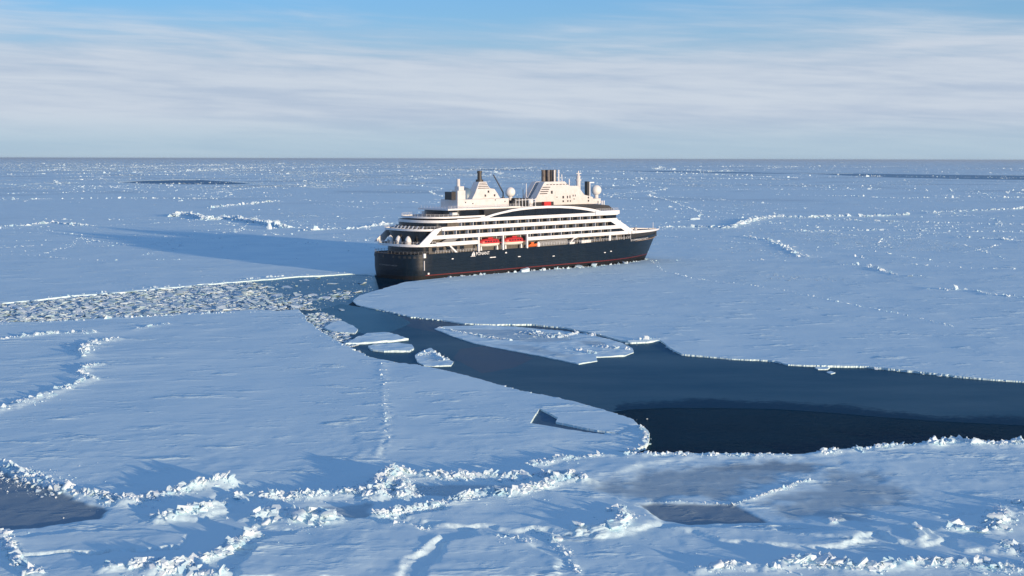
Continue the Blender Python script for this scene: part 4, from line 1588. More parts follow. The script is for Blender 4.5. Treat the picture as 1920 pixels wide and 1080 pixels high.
MB().prism_xy(stern_arc(19, 6.6, 2.6, B - 1.1) + [(34, B - 1.1), (34, -B + 1.1)], 23.4, 23.6).build("upper_terrace_deck", M_GREY, ship)
MB().prism_xy([(4.5, -B + .4), (4.5, B - .4), (118, B - .4), (118, -B + .4)], 15.6, 15.85).build("balcony_deck", M_TEAK, ship)

# core walls behind the balconies
YC = 12.5
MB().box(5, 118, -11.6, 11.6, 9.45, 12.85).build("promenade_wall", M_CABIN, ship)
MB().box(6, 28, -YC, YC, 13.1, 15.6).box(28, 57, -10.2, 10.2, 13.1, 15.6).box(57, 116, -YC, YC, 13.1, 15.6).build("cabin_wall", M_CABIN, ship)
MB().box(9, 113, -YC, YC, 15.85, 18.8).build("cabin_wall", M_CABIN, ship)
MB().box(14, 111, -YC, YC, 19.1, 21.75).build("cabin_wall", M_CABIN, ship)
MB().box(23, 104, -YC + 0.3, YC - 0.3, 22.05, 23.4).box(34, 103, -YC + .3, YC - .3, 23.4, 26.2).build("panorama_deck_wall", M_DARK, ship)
# glazed stern facades
MB().prism_xy(stern_arc(8.5, 0.6, 3.0, B - 2.2) + [(12, B - 2.2), (12, -B + 2.2)], 13.12, 18.7).build("stern_glass_facade", M_GLASS, ship, 40)
MB().prism_xy(stern_arc(14, 5.2, 3.0, B - 2.4) + [(17, B - 2.4), (17, -B + 2.4)], 19.12, 21.7).build("stern_glass_facade", M_GLASS, ship, 40)
MB().prism_xy(stern_arc(8, -1.0, 3.0, B - 3.0) + [(12, B - 3.0), (12, -B + 3.0)], 9.46, 12.8).build("stern_glass_facade", M_GLASS, ship, 40)
MB().prism_xy(stern_arc(27, 17, 2.6, 10.5) + [(35, 10.5), (35, -10.5)], 23.62, 26.2).build("stern_glass_facade", M_GLASS, ship, 40)

# windows and dividers, one by one
win_me = MB().box(-1.15, 1.15, -0.03, 0.03, 0, 2.15).mesh("window", M_GLASS)
div_me = MB().box(-0.10, 0.10, -1.72, 0, 0, 2.72).mesh("balcony_divider", M_WHITE)
prom_me = MB().box(-1.15, 1.15, -0.03, 0.03, 0, 1.7).mesh("promenade_window", M_GLASS)


def win_row(s0, s1, z, pitch=3.1, me=win_me, y=-YC - 0.032, name="window", skip=lambda s: False, div=True, dz=2.72):
    n = int((s1 - s0) / pitch)
    for i in range(n):
        s = s0 + pitch * (i + 0.5)
        if skip(s):
            continue
        o = link(name, me, ship)
        o.location = (s + random.uniform(-.12, .12), y, z)
        if div and i % 2 == 0:
            d = link("balcony_divider", div_me, ship)
            d.location = (s - pitch / 2, y + 0.02, z - 0.25)
            d.scale = (1, 1, dz / 2.72)


win_row(15, 28, 13.35, dz=2.4)
win_row(58, 115, 13.35, dz=2.4)
win_row(11, 111, 16.1, dz=2.7)
win_row(20, 110, 19.35, dz=2.4)
win_row(6, 27, 10.4, 3.6, prom_me, -11.64, "promenade_window", div=False)
win_row(64, 117, 10.4, 3.6, prom_me, -11.64, "promenade_window", div=False)

# diagonal strips on the side
for sg in (-1, 1):
    y0, y1 = sorted((sg * (B + 0.03), sg * (B - 0.3)))
    MB().prism_xz([(-2.0, 13.8), (3.0, 13.8), (10.0, 20.1), (5.6, 19.4)], *sorted((sg * (B - 0.10), sg * (B - 0.55)))).build("aft_side_fin", M_WHITE, ship)
    MB().prism_xz([(104.4, 20.15), (110.6, 20.15), (122.2, 14.15), (116.8, 14.15)], y0, y1).build("forward_side_fin", M_WHITE, ship)
    MB().prism_xz([(8.6, 14.15), (15.0, 14.15), (18.2, 15.55), (12.2, 15.55)], y0, y1).build("lattice_screen", M_GREY, ship)
    MB().prism_xz([(13.0, 12.75), (14.0, 12.75), (17.5, 9.9), (16.4, 9.9)], y0, y1).build("side_brace", M_WHITE, ship)
    # the sweeping white arch over the panorama windows
    o = [(28.5, 22.9), (33, 23.7), (38.3, 24.7), (47.3, 26.0), (54, 26.55), (61, 26.8), (68, 26.85), (75.4, 26.65), (84, 26.1), (91.8, 25.3), (98, 24.3), (104.5, 22.9)]
    i = [(34.2, 22.95), (37.5, 23.75), (41, 24.3), (48, 25.15), (54, 25.6), (61, 25.85), (68, 25.88), (75.4, 25.7), (83, 25.2), (90, 24.4), (94, 23.8), (98.4, 22.95)]
    a = MB()
    for k in range(len(o) - 1):
        a.prism_xz([o[k], o[k + 1], i[k + 1], i[k]], *sorted((sg * (B + 0.02), sg * (B - 0.5))))
    a.build("roof_arch", M_WHITE, ship)
    for k in range(len(i) - 1):
        p, q = i[k], i[k + 1]
        g = MB().prism_xz([(p[0] + .06, 22.9), (q[0] - .06, 22.9), (q[0] - .06, q[1] + .15), (p[0] + .06, p[1] + .15)], *sorted((sg * (B - 0.22), sg * (B - 0.30))))
        g.build("panorama_pane", M_GLASS, ship)
MB().prism_xz([(38, 24.3), (47.3, 25.6), (61, 26.45), (68, 26.5), (75.4, 26.3), (91.8, 25.0), (101, 23.3), (38, 23.3)], -B + 0.55, B - 0.55).build("arched_roof", M_WHITE, ship)

# bridge with its wings
MB().prism_xy([(97, -B - 0.6), (112.3, -B - 0.6), (114.6, -B + 2), (116, -5), (116, 5), (114.6, B - 2), (112.3, B + 0.6), (97, B + 0.6)], 22.02, 23.62).build("bridge_wing", M_WHITE, ship)
MB().prism_xy([(104, -B + 0.05), (110.8, -B + 0.05), (112.6, -B + 2), (114, -5), (114, 5), (112.6, B - 2), (110.8, B - 0.05), (104, B - 0.05)], 20.2, 22.0).build("bridge_glass", M_GLASS, ship)
MB().prism_xz([(99, 26.3), (104, 26.4), (112, 25.6), (115, 23.66), (97, 23.66)], -9, 9).build("wheelhouse_roof", M_FUNNEL, ship)
MB().prism_xz([(110.2, 20.2), (121.8, 13.1), (108, 13.1), (108, 20.2)], -B + 0.6, B - 0.6).build("forward_glass_front", M_GLASS, ship)
for z in (15.5, 18.0):
    s = 121.8 - (z - 13.1) / 7.1 * 11.6
    MB().box(s - 1.2, s + 0.5, -B + 0.4, B - 0.4, z, z + 0.9).build("front_band", M_WHITE, ship)

# upper deck houses
MB().box(17, 57, -9.4, 9.4, 26.25, 26.95).build("upper_deck_slab", M_WHITE, ship)
MB().box(19.5, 35, -9.7, -9.2, 24.3, 25.4).box(19.5, 35, 9.2, 9.7, 24.3, 25.4).box(19.2, 19.6, -9.6, 9.6, 24.3, 25.4).build("upper_deck_windbreak", M_WHITE, ship)
MB().box(57, 68, -8, 8, 25.9, 26.6).build("upper_deck_slab", M_WHITE, ship)
MB().box(26, 54.5, -5, 5.5, 26.97, 30.2).build("aft_deckhouse", M_CREAM, ship)
for k, s in enumerate((39.5, 43.0, 46.0, 49.5)):
    MB().box(s, s + 1.6, -9.42, -9.36, 25.0, 26.1).build("deckhouse_window", M_GLASS, ship)
for (s, z) in ((30, 28.8), (34, 28.2), (52, 28.6), (46.5, 29.4)):
    MB().box(s, s + .5, -5.05, -4.98, z, z + .5).build("deckhouse_window", M_GLASS, ship)
MB().box(26.2, 30.4, -4.8, -1.2, 30.22, 33.9).build("exhaust_housing", M_CREAM, ship)
MB().box(27.4, 30.2, -4.2, -1.6, 33.92, 35.6).build("exhaust_cap", M_CREAM, ship)
MB().lathe((28.0, -3.2, 35.62), [(0.75, 0), (0.75, 3.0)], 12).build("exhaust_pipe", M_CREAM, ship, 40)
MB().box(24.0, 26.18, -3.6, 0.6, 30.22, 33.4).build("locker", M_FUNNEL, ship)

aft_prof = [(36.2, 30.22), (38.0, 32.6), (39.3, 35.0), (40.5, 37.2), (44.5, 37.2), (45.3, 35.6), (46.5, 34.4), (48.9, 34.1), (50.3, 32.5), (51.9, 30.22)]


def casing(prof, y0, y1, parent_name):
    mb = MB()
    n = len(prof)
    cx = sum(p[0] for p in prof) / n
    # sides lean slightly inwards
    zlo, zhi = min(p[1] for p in prof), max(p[1] for p in prof)
    def yy(y, z):
        k = (z - zlo) / (zhi - zlo) * 0.18
        m = (y0 + y1) / 2
        return y + (m - y) * k
    V = [(x, yy(y0, z), z) for x, z in prof] + [(x, yy(y1, z), z) for x, z in prof]
    F = [tuple(range(n)), tuple(range(2 * n - 1, n - 1, -1))] + [(i, i + n, (i + 1) % n + n, (i + 1) % n) for i in range(n)]
    mb.add(V, F)
    return mb.build(parent_name, M_CREAM, ship)


c1 = casing(aft_prof, -2.4, 1.8, "aft_funnel_casing")
MB().lathe((37.6, 3.2, 30.2), [(3.0, 0), (3.0, 1.6), (2.7, 2.9), (2.0, 3.9), (1.0, 4.5), (0.1, 4.7)], 18).build("shade_painted_dome", M_DOME_SHADE, ship, 60)  # dome with its shade put into the colour
for z, s0, s1 in ((36.5, 40.6, 44.5), (35.8, 40.2, 44.9), (35.1, 39.9, 45.4), (34.4, 39.6, 46.0)):
    k = (z - 30.22) / 7.1 * 0.18 * 2.1
    MB().box(s0, s1, -2.46 + k, -2.2 + k, z, z + 0.26).build("louvre_slot", M_DARK, c1)
for (s, z) in ((45.0, 32.6), (43.2, 31.0), (48.4, 31.0)):
    MB().box(s, s + .8, -2.42, -1.7, z, z + .9).build("casing_hatch", M_DARK, c1)
MB().lathe((42.2, -0.4, 37.2), [(1.6, 0), (1.6, 0.9), (0.95, 0.9), (0.9, 3.6), (1.05, 3.6), (1.05, 4.5)], 14).build("aft_funnel_pipe", M_FUNNEL, ship, 40)


def radome(c, r, zbase, name="radome"):
    prof = [(r * math.cos(a), r * math.sin(a)) for a in [math.radians(d) for d in (-58, -40, -20, 0, 20, 40, 58, 72, 84)]]
    d = MB().lathe(c, prof, 24).build(name, M_DOME, ship, 60)
    MB().lathe((c[0], c[1], zbase), [(r * 0.42, 0), (r * 0.42, c[2] - r * 0.8 - zbase)], 12).build("radome_pedestal", M_CREAM, d, 40)
    return d


radome((57.2, -3, 32.6), 2.15, 28.5)
radome((113.0, -0.3, 32.2), 2.35, 26.2)
radome((64.2, -8.0, 28.5), 1.25, 26.6)
MB().tube([(55.9, 0, 30.4), (55.9, 0, 32.4), (50.4, 0, 39.9)], 0.34, 8, 0.22).build("crane_jib", M_FUNNEL, ship, 40)
MB().lathe((55.9, 0, 26.9), [(0.9, 0), (0.7, 3.6)], 10).build("crane_post", M_FUNNEL, ship, 40)
# wind screen frames between the houses
for k in range(7):
    s = 54.8 + 1.9 * k
    MB().box(s, s + 0.22, -8.9, -8.65, 26.6, 29.9 + 0.15 * (k % 2)).build("screen_post", M_WHITE, ship)
MB().box(54.8, 66.4, -8.85, -8.7, 29.3, 29.5).build("screen_rail", M_WHITE, ship)
MB().box(55.5, 67.5, -6.5, 6, 26.65, 29.2).build("dark_screen", M_DARK, ship)
MB().box(57, 61, -5.5, -2.5, 29.25, 30.1).box(62, 65.5, -6, -3, 29.25, 29.9).build("deck_locker", M_FUNNEL, ship)

fwd_prof = [(68.2, 26.6), (75.6, 36.2), (76.2, 36.6), (88.2, 36.6), (91.0, 34.6), (96.4, 34.5), (100.4, 30.5), (105.8, 29.4), (106.4, 26.4)]
f1 = casing(fwd_prof, -5, -1.2, "forward_funnel_casing")
f2 = casing(fwd_prof, 0.4, 3.6, "forward_funnel_casing")


def on_f1(z):
    return -5 + (z - 26.4) / 10.2 * 0.18 * 1.9


for z, s0, s1 in ((34.1, 74.6, 79.3), (33.2, 73.9, 78.6), (32.3, 73.3, 78.0), (31.4, 72.8, 77.4)):
    MB().box(s0, s1, on_f1(z) - .05, on_f1(z) + .3, z, z + 0.34).build("louvre_slot", M_DARK, f1)
for s in range(77, 90, 2):
    MB().box(s, s + 1.3, on_f1(35.3) - .05, on_f1(35.3) + .3, 35.2, 35.5).build("louvre_slot", M_DARK, f1)
for (s, z, w, h) in ((79.6, 31.4, 1.1, 1.3), (86.6, 29.2, 1.0, 1.1), (89.4, 29.2, .7, 1.1), (91.0, 29.2, .6, 1.2), (93.0, 29.9, .6, .8), (94.4, 29.9, .5, .8), (86.6, 27.6, .9, .8),
                     (89.6, 27.6, .7, .8), (91.2, 27.6, .6, .8), (93.6, 28.5, .5, .6), (102.6, 28.8, .8, .8), (102.6, 27.4, .8, .8), (83.0, 29.6, .5, .5)):
    MB().box(s, s + w, on_f1(z) - .05, on_f1(z) + .4, z, z + h).build("casing_hatch", M_DARK, f1)
for k, (s, y, r) in enumerate(((80.8, 0.9, 0.95), (82.8, 0.6, 0.95), (84.9, -0.3, 1.0), (86.6, -0.2, 0.85), (82.0, -0.8, 0.8))):
    MB().lathe((s, y, 36.5), [(r, 0), (r, 4.7), (r * 1.08, 4.7), (r * 1.08, 5.1)], 12).build("funnel_pipe", M_PIPE, ship, 40)
for s in (84.4, 86.9):
    MB().lathe((s, -2.3, 36.6), [(0.28, 0), (0.28, 5.0)], 8).build("white_vent_pipe", M_WHITE, ship, 40)
MB().tube([(88.8, -2.5, 36.6), (88.6, -2.5, 39.6)], 0.2, 6).build("antenna_post", M_WHITE, ship)
MB().tube([(93.3, -2.5, 34.5), (93.3, -2.5, 37.6)], 0.25, 6).build("antenna_post", M_WHITE, ship)
MB().tube([(69.5, 0.0, 30), (69.5, 0, 36)], 0.16, 6).build("antenna_post", M_WHITE, ship)
MB().tube([(67.6, 0.0, 28), (67.6, 0, 33.5)], 0.14, 6).build("antenna_post", M_FUNNEL, ship)
ms = MB().lathe((100.4, -1.2, 34.4), [(1.0, -3.5), (1.0, 2.2), (1.35, 2.2), (1.35, 2.9), (0.85, 2.9), (1.05, 4.4), (0.6, 4.5), (0.6, 5.6), (0.35, 5.6), (0.3, 6.6)], 14).build("radar_mast", M_CREAM, ship, 40)
MB().box(99.1, 102.2, -1.35, -1.05, 39.7, 40.0).build("radar_bar", M_WHITE, ms)
MB().box(106.6, 108.0, -0.8, 0.8, 26.4, 36.2).build("signal_mast", M_FUNNEL, ship)
MB().box(108.02, 108.5, -0.9, -0.4, 26.4, 35.4).box(108.02, 111.0, -0.9, -0.4, 35.42, 35.9).build("signal_gantry", M_WHITE, ship)
MB().box(106.5, 112, -4, 4, 26.3, 28.6).build("mast_house", M_CREAM, ship)
MB().box(70.8, 74.9, -9.6, -8.2, 26.62, 28.3).build("red_tender_cover", M_BOATRED, ship)
MB().box(62, 78, -8.1, -7.9, 26.6, 28.2).build("dark_screen", M_DARK, ship)
for k, s in enumerate((110.2, 112.3, 113.6)):
    MB().tube([(s, -4.5, 25.5), (s, -4.5, 27.6)], 0.3, 6).build("antenna_post", M_WHITE, ship)

# ---------------------------------------------------------------- railings (fine posts and wires, one part per deck)
def rail(path, z, h=1.05, step=1.6, name="railing", material=M_WHITE, r=0.035, rails=(1.0, 0.55)):
    mb = MB()
    for k in rails:
        for a, b in zip(path[:-1], path[1:]):
            mb.tube([(a[0], a[1], z + h * k), (b[0], b[1], z + h * k)], r, 4)
    for a, b in zip(path[:-1], path[1:]):
        L = math.hypot(b[0] - a[0], b[1] - a[1])
        n = max(1, int(L / step))
        for i in range(n):
            t = i / n
            x, y = a[0] + (b[0] - a[0]) * t, a[1] + (b[1] - a[1]) * t
            mb.box(x - r, x + r, y - r, y + r, z, z + h)
    return mb.build(name, material, ship)


rail(stern_arc(5, -6.1, 3.0, B - .2, 21), 9.9, 1.0, 1.4, r=0.04, material=M_GREY)
rail(stern_arc(*ST1, B - .45, 21), 13.75, 0.9, 1.6)
rail(stern_arc(*ST3, B - .7, 21), 19.5, 1.0, 1.6)
rail(stern_arc(19, 6.3, 2.6, B - .9, 21), 24.1, 0.9, 1.6)
rail([(6, -B + .2), (28, -B + .2)], 9.9, 1.1, 1.4)
rail([(64, -B + .2), (80, -B + .2), (100, -B + .2), (112, -half_beam(112, 10) + .2), (122, -half_beam(122, 10.6) + .2)], 10.2, 1.2, 1.5, r=0.045)
rail([(97.5, -B), (112, -B), (114.4, -B + 2.3), (115.8, -5), (115.8, 5), (112, B), (97.5, B)], 23.62, 1.0, 1.4)
rail([(17.2, -9.2), (57, -9.2)], 26.95, 1.0, 1.8)
rail([(17.2, -9.2), (17.2, 9.2)], 26.95, 1.0, 1.8)

# stern mooring openings, fenders and marks
op_me = MB().box(-0.55, 0.55, -0.06, 0.06, 0, 0.85).mesh("mooring_opening", M_DARK)
arc = stern_arc(5, -6.3, 3.0, B, 61)
for k in range(4, 57, 4):
    (s, y), (s2, y2) = arc[k], arc[k + 1]
    o = link("mooring_opening", op_me, ship)
    o.location = (s, y, 8.35)
    o.rotation_euler = (0, 0, math.atan2(y2 - y, s2 - s))
for (s, z, w, h) in ((14.4, 7.25, .9, .38), (34.9, 6.7, 3.2, .32), (43.4, 8.1, .9, .5), (50.6, 6.2, 1.5, .3), (70.9, 5.3, 1.2, .32), (103.0, 5.1, 1.0, .34)):
    MB().box(s, s + w, -B - 0.03, -B + 0.1, z, z + h).build("hull_marking", M_LETTER, ship)
hb = half_beam(107.8, 5.2)
MB().box(107.3, 108.3, -hb - 0.06, -hb + 0.1, 5.4, 5.75).build("hull_marking", M_LETTER, ship)
MB().box(2.2, 3.0, -B + 0.25, -B + 0.42, 1.9, 2.6).build("hull_marking", M_LETTER, ship)
MB().box(0.2, 0.5, -B + 0.05, -B + .5, 3.6, 7.4).build("rust_stained_pipe", M_CREAM, ship)
MB().box(0.0, 1.1, -B - 0.03, -B + .5, 8.5, 10.2).build("stern_light_box", M_WHITE, ship)
ext = [(70, .02), (76, .03), (82, .02), (90, .03)]

# promenade clutter: screen, davit crane, raft case, posts
MB().box(63.5, 80.5, -13.9, -13.75, 9.95, 12.2).build("wind_screen", M_GREY, ship)
MB().tube([(82.6, -13.6, 9.5), (82.8, -13.8, 11.0), (84.2, -14.1, 12.3), (88.4, -14.2, 13.4)], 0.42, 8, 0.25).build("boat_davit", M_WHITE, ship, 40)
MB().box(82.0, 85.0, -13.9, -12.6, 9.5, 10.9).build("davit_base", M_WHITE, ship)
MB().box(89.2, 95.2, -13.9, -12.2, 9.6, 11.2).build("raft_canister", M_WHITE, ship)
MB().box(106.4, 107.5, -B + 0.12, -B + 0.6, 9.6, 12.75).build("side_pillar", M_WHITE, ship)
for s in (111.5, 116.5, 121.5):
    hb = half_beam(s, 12)
    MB().box(s, s + 0.14, -hb + .25, -hb + .4, 10.2, 12.75).build("side_pillar", M_WHITE, ship)
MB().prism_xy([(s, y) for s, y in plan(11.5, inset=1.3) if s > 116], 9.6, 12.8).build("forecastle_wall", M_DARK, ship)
for s in (28.35, 41.8, 55.5):
    MB().box(s, s + 0.75, -B - 0.25, -B + 0.5, 9.6, 15.6).build("davit_pillar", M_WHITE, ship)
    MB().box(s + .1, s + 0.65, -B + 0.52, -10.3, 14.7, 15.5).build("davit_beam", M_WHITE, ship)
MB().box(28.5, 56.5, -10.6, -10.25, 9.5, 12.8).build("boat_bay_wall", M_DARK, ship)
for s in (30.6, 39.6, 44.2, 53.2):
    MB().prism_xz([(s, 9.5), (s + 1.1, 9.5), (s + 0.8, 11.5), (s + 0.3, 11.5)], -13.4, -12.4).build("boat_chock", M_WHITE, ship)
MB().lathe((63.4, -13.4, 9.5), [(0.75, 0), (0.85, 1.5), (0.5, 2.3), (0.15, 2.5)], 12).build("capstan_cover", M_WHITE, ship, 50)
# foredeck gear
MB().box(126, 131, -6.5, -3.5, 13.1, 14.4).box(133.5, 136, 1, 3.5, 13.1, 14.6).build("foredeck_winch", M_CREAM, ship)
MB().lathe((140, 0, 13.1), [(0.9, 0), (0.7, 0.5), (0.7, 1.0), (1.0, 1.2)], 12).build("foredeck_bollard", M_CREAM, ship, 40)
MB().tube([(152.5, 0, 13.2), (152.5, 0, 16.2)], 0.12, 6).build("jackstaff", M_WHITE, ship)


# ---------------------------------------------------------------- lettering
def text_mesh(body, size):
    cu = bpy.data.curves.new("lettering", 'FONT')
    cu.body = body
    cu.size = size
    cu.resolution_u = 3
    tmp = bpy.data.objects.new("lettering_tmp", cu)
    COL.objects.link(tmp)
    dg = bpy.context.evaluated_depsgraph_get()
    me = bpy.data.meshes.new_from_object(tmp.evaluated_get(dg))
    bpy.data.objects.remove(tmp)
    bpy.data.curves.remove(cu)
    return me


def hull_text(body, s0, z0, length, height, yfun, name):
    me = text_mesh(body, 1.0)
    bm = bmesh.new()
    bm.from_mesh(me)
    bmesh.ops.subdivide_edges(bm, edges=[e for e in bm.edges if e.calc_length() > 0.5], cuts=1)
    xs = [v.co.x for v in bm.verts]
    ys = [v.co.y for v in bm.verts]
    x0, x1, y0, y1 = min(xs), max(xs), min(ys), max(ys)
    for v in bm.verts:
        s = s0 + (v.co.x - x0) / (x1 - x0) * length
        z = z0 + (v.co.y - y0) / (y1 - y0) * height
        v.co = yfun(s, z)
    bm.to_mesh(me)
    bm.free()
    me.materials.clear()
    me.materials.append(M_LETTER)
    return link(name, me, ship)


hull_text("PONANT", 27.3, 8.15, 7.4, 1.25, lambda s, z: (s, -B - 0.035, z), "company_lettering")
# sail emblem
sail = MB()
for (poly) in ([(25.9, 8.05), (25.9, 9.8), (26.25, 9.6), (26.6, 8.9), (26.7, 8.05)], [(25.65, 8.05), (25.65, 9.5), (25.2, 8.9), (24.9, 8.05)], [(24.2, 7.75), (27.0, 7.75), (26.8, 7.92), (24.6, 7.92)]):
    sail.prism_xz(poly, -B - 0.04, -B + 0.05)
sail.build("sail_emblem", M_LETTER, ship)
hull_text("LE COMMANDANT CHARCOT", 122.0, 9.35, 17.0, 0.85, lambda s, z: (s, -(half_beam(s, z) + 0.06), z), "bow_name_lettering")


def stern_pt(u, z):
    # u from -1 (starboard) to 1 (port)
    y = u * 9
    n = 3.0
    s = 5 - (11.3) * (1 - abs(y / B) ** n) ** (1 / n)
    return (s - 0.08, y, z)


hull_text("LE COMMANDANT CHARCOT", -0.62, 5.1, 1.25, 0.55, lambda u, z: stern_pt(-u, z), "stern_name_lettering").data.materials[0] = M_GREY


# ---------------------------------------------------------------- boats carried on the ship
def ship_thing(name, s, y, z):
    o = empty(name)
    o.matrix_world = SHIP_M @ Matrix.Translation((s, y, z))
    return o


def lifeboat(s, y, z, label, length=11.6, k=1.0):
    t = ship_thing("lifeboat", s, y, z)
    hull, can = [], []
    N, W = 13, 1.75 * k
    for i in range(N):
        u = i / (N - 1) * 2 - 1
        x = u * length / 2
        w = W * (1 - abs(u) ** 3.2) ** 0.6 + 0.05
        rise = 0.45 * abs(u) ** 3
        ring = []
        for a in range(9):
            th = math.pi * a / 8
            ring.append((x, -w * math.cos(th), 1.55 - 1.5 * math.sin(th) ** 0.7 * (1 - 0.35 * abs(u) ** 4) + rise * 0.2))
        hull.append(ring)
        ring = []
        hc = 1.75 * (1 - abs(u) ** 4.5) ** 0.5 + 0.08
        for a in range(9):
            th = math.pi * a / 8
            ring.append((x * 0.985, -(w + 0.05) * math.copysign(abs(math.cos(th)) ** 0.6, math.cos(th)), 1.5 + hc * math.sin(th) ** 0.75))
        can.append(ring)
    MB().loft(hull).build("boat_hull", M_BOATHULL, t, 50)
    c = MB().loft(can).build("canopy", M_BOATRED, t, 50)
    for x in (-3.6, -2.2, -0.8, 0.8, 2.2):
        MB().box(x, x + 0.9, -W - 0.09, -W + 0.05, 2.0, 2.45).build("boat_window", M_GLASS, c)
    MB().box(-length / 2 + .3, length / 2 - .3, -W - 0.12, -W - 0.02, 1.42, 1.6).build("rubbing_strake", M_BOATRED, t)
    MB().box(-1.0, 1.6, -0.7, 0.7, 3.2, 3.75).build("helm_cupola", M_BOATRED, t)
    for x in (-4.2, 4.2):
        MB().tube([(x, 0, 2.7), (x, 0, 4.05)], 0.12, 6).build("lifting_hook", M_WHITE, t)
    tag(t, label, 'lifeboat', 'red lifeboats hanging from the ship')
    return t


lifeboat(35.4, -13.3, 11.2, 'red and cream lifeboat nearer the stern, hanging above the company lettering')
lifeboat(48.9, -13.3, 11.2, 'red and cream lifeboat nearer the bow, beside the orange rescue boat')
t = ship_thing("rescue_boat", 59.6, -13.5, 9.6)
rings = []
for i in range(9):
    u = i / 8 * 2 - 1
    w = 1.1 * (1 - abs(u) ** 3) ** 0.6 + 0.04
    rings.append([(u * 2.8, -w * math.cos(math.pi * a / 6), 1.3 - 1.0 * math.sin(math.pi * a / 6) ** .7) for a in range(7)])
MB().loft(rings).build("boat_hull", M_ORANGE, t, 50)
MB().box(-0.9, 0.6, -0.55, 0.55, 1.2, 2.3).build("console", M_ORANGE, t)
MB().tube([(-2.4, -1.0, 1.4), (0, -1.2, 1.45), (2.2, -0.8, 1.5), (2.8, 0, 1.55)], 0.22, 6).build("buoyancy_tube", M_ORANGE, t, 50)
tag(t, 'small orange open rescue boat stowed forward of the red lifeboats', 'rescue boat')

# egg shaped shelters and loungers on the stern terraces
for k, (y, lab) in enumerate(((3.5, 'white egg shaped shelter on the stern terrace, farthest to port'), (-2.2, 'white egg shaped shelter in the middle of the stern terrace'),
                              (-7.6, 'white egg shaped shelter on the stern terrace, nearest the lit side'))):
    t = ship_thing("deck_shelter", -2.6 + 0.5 * abs(k - 1), y, 13.1)
    MB().lathe((0, 0, 0), [(0.75, 0), (1.15, 0.6), (1.3, 1.4), (1.2, 2.3), (0.85, 3.1), (0.45, 3.6), (0.1, 3.8)], 14).build("shell", M_DOME, t, 60)
    MB().lathe((-0.45, 0, 0.5), [(0.55, 0), (0.9, 0.5), (0.98, 1.1), (0.75, 1.7), (0.2, 2.0)], 12).build("seat_opening", M_GREY, t, 60)
    tag(t, lab, 'shelter', 'egg shaped shelters on the stern terrace')
for k in range(8):
    y = 6.0 - 2.3 * k
    sx = ST3[0] - (ST3[0] - ST3[1]) * (1 - abs(y / (B - .5)) ** 3) ** (1 / 3) + 2.0
    t = ship_thing("sun_lounger", sx, y, 19.1)
    MB().box(-0.9, 0.7, -0.32, 0.32, 0.28, 0.42).build("seat", M_WHITE, t)
    MB().prism_xz([(0.7, 0.3), (1.5, 1.35), (1.35, 1.42), (0.6, 0.45)], -0.32, 0.32).build("backrest", M_WHITE, t)
    MB().box(-0.8, -0.7, -0.3, 0.3, 0, 0.28).box(0.6, 0.7, -0.3, 0.3, 0, 0.28).build("leg_frame", M_WHITE, t)
    tag(t, 'white sun lounger in the row on the upper stern terrace', 'sun lounger', 'sun loungers on the upper stern terrace')

# --- the pinnacle standing alone on the far ridge
V, T = block_proto(901, 1.0, 14)
p = G(505, 431)
pin = MB()
pin.loft([[(r * math.cos(a) * (1 + .25 * math.sin(3 * a + i)), r * math.sin(a), z) for a in [k * math.pi / 4 for k in range(8)]]
          for i, (r, z) in enumerate(((1.9, -0.4), (1.5, 1.0), (1.0, 2.6), (0.75, 4.2), (0.45, 5.4), (0.15, 6.2)))])
o = pin.build("ice_pinnacle", M_BLOCK)
o.location = (p[0], p[1], 0.6)
tag(o, 'tall white ice spike standing on the far ridge left of the ship', 'ice spike')

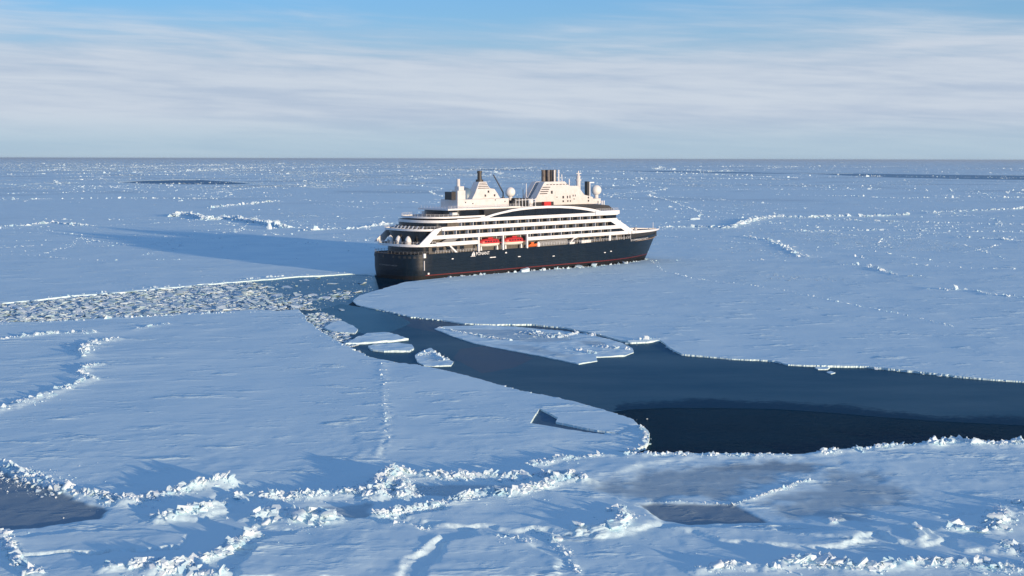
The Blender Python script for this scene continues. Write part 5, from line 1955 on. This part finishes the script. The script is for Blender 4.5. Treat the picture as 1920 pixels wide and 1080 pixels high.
# --- lumps shoved up against the hull
for k, (s, y, sc, lab) in enumerate(((52.0, -17.0, 2.6, 'long white ice lump against the hull below the lifeboats'), (63.5, -16.8, 1.5, 'small white ice lump beside the hull forward of the long one'),
                                     (84.6, -16.9, 2.0, 'left one of two pale ice blocks leaning against the hull'), (94.0, -16.8, 2.7, 'right, larger one of two pale ice blocks leaning against the hull'),
                                     (70.5, -16.2, 1.0, 'low broken ice piece at the waterline amidships'), (116, -15.2, 1.6, 'white ice lump at the waterline under the forward hull'))):
    o = link("ice_lump", PROTO_ME[(k * 3 + 1) % len(PROTO_ME)])
    x, yy = ship_xy(s, y)
    o.location = (x, yy, 0.75 + sc * 0.18)
    o.scale = (sc * (2.2 if k == 0 else 1.35), sc, sc * 0.85)
    o.rotation_euler = (0.15, -0.1, SHIP_TH + 0.2 * k)
    tag(o, lab, 'ice lump', 'ice shoved up along the hull')
rg = np.random.default_rng(77)
n = 230
ss = rg.uniform(8, 147, n)
yy = np.array([-half_beam(s, 0) - 0.9 - abs(rg.normal(0, .8)) for s in ss])
xy = np.array([ship_xy(s, y) for s, y in zip(ss, yy)])
keep = in_poly(xy[:, 0], xy[:, 1], NORTH)
xy = xy[keep]
sz = 0.2 + 1.1 * rg.uniform(0, 1, len(xy)) ** 4
ps, sl, rt = block_frames(xy, sz, np.full(len(xy), 0.55), rg)
o = link("hull_side_rubble", rubble_mesh("hull_side_rubble", ps, sl, rt, rg.integers(0, 10, len(xy)), PROTO, M_BLOCK))
tag(o, 'small ice rubble scraped up along the waterline of the ship', 'ice rubble', kind='stuff')

# --- the thin cold haze over the pack
hz = MB().box(-135000, 135000, -600, 160000, -1.5, 52).build("haze", M_SNOW)
hm = bpy.data.materials.new("cold_haze")
hm.use_nodes = True
hn = hm.node_tree
hn.nodes.remove(hn.nodes['Principled BSDF'])
pv = hn.nodes.new('ShaderNodeVolumePrincipled')
pv.inputs['Color'].default_value = (0.70, 0.86, 1.0, 1)
pv.inputs['Density'].default_value = 0.00003
pv.inputs['Anisotropy'].default_value = 0.2
hn.links.new(pv.outputs[0], hn.nodes['Material Output'].inputs['Volume'])
hz.data.materials.clear()
hz.data.materials.append(hm)
tag(hz, 'thin pale haze lying over the far pack ice', 'haze', kind='stuff')
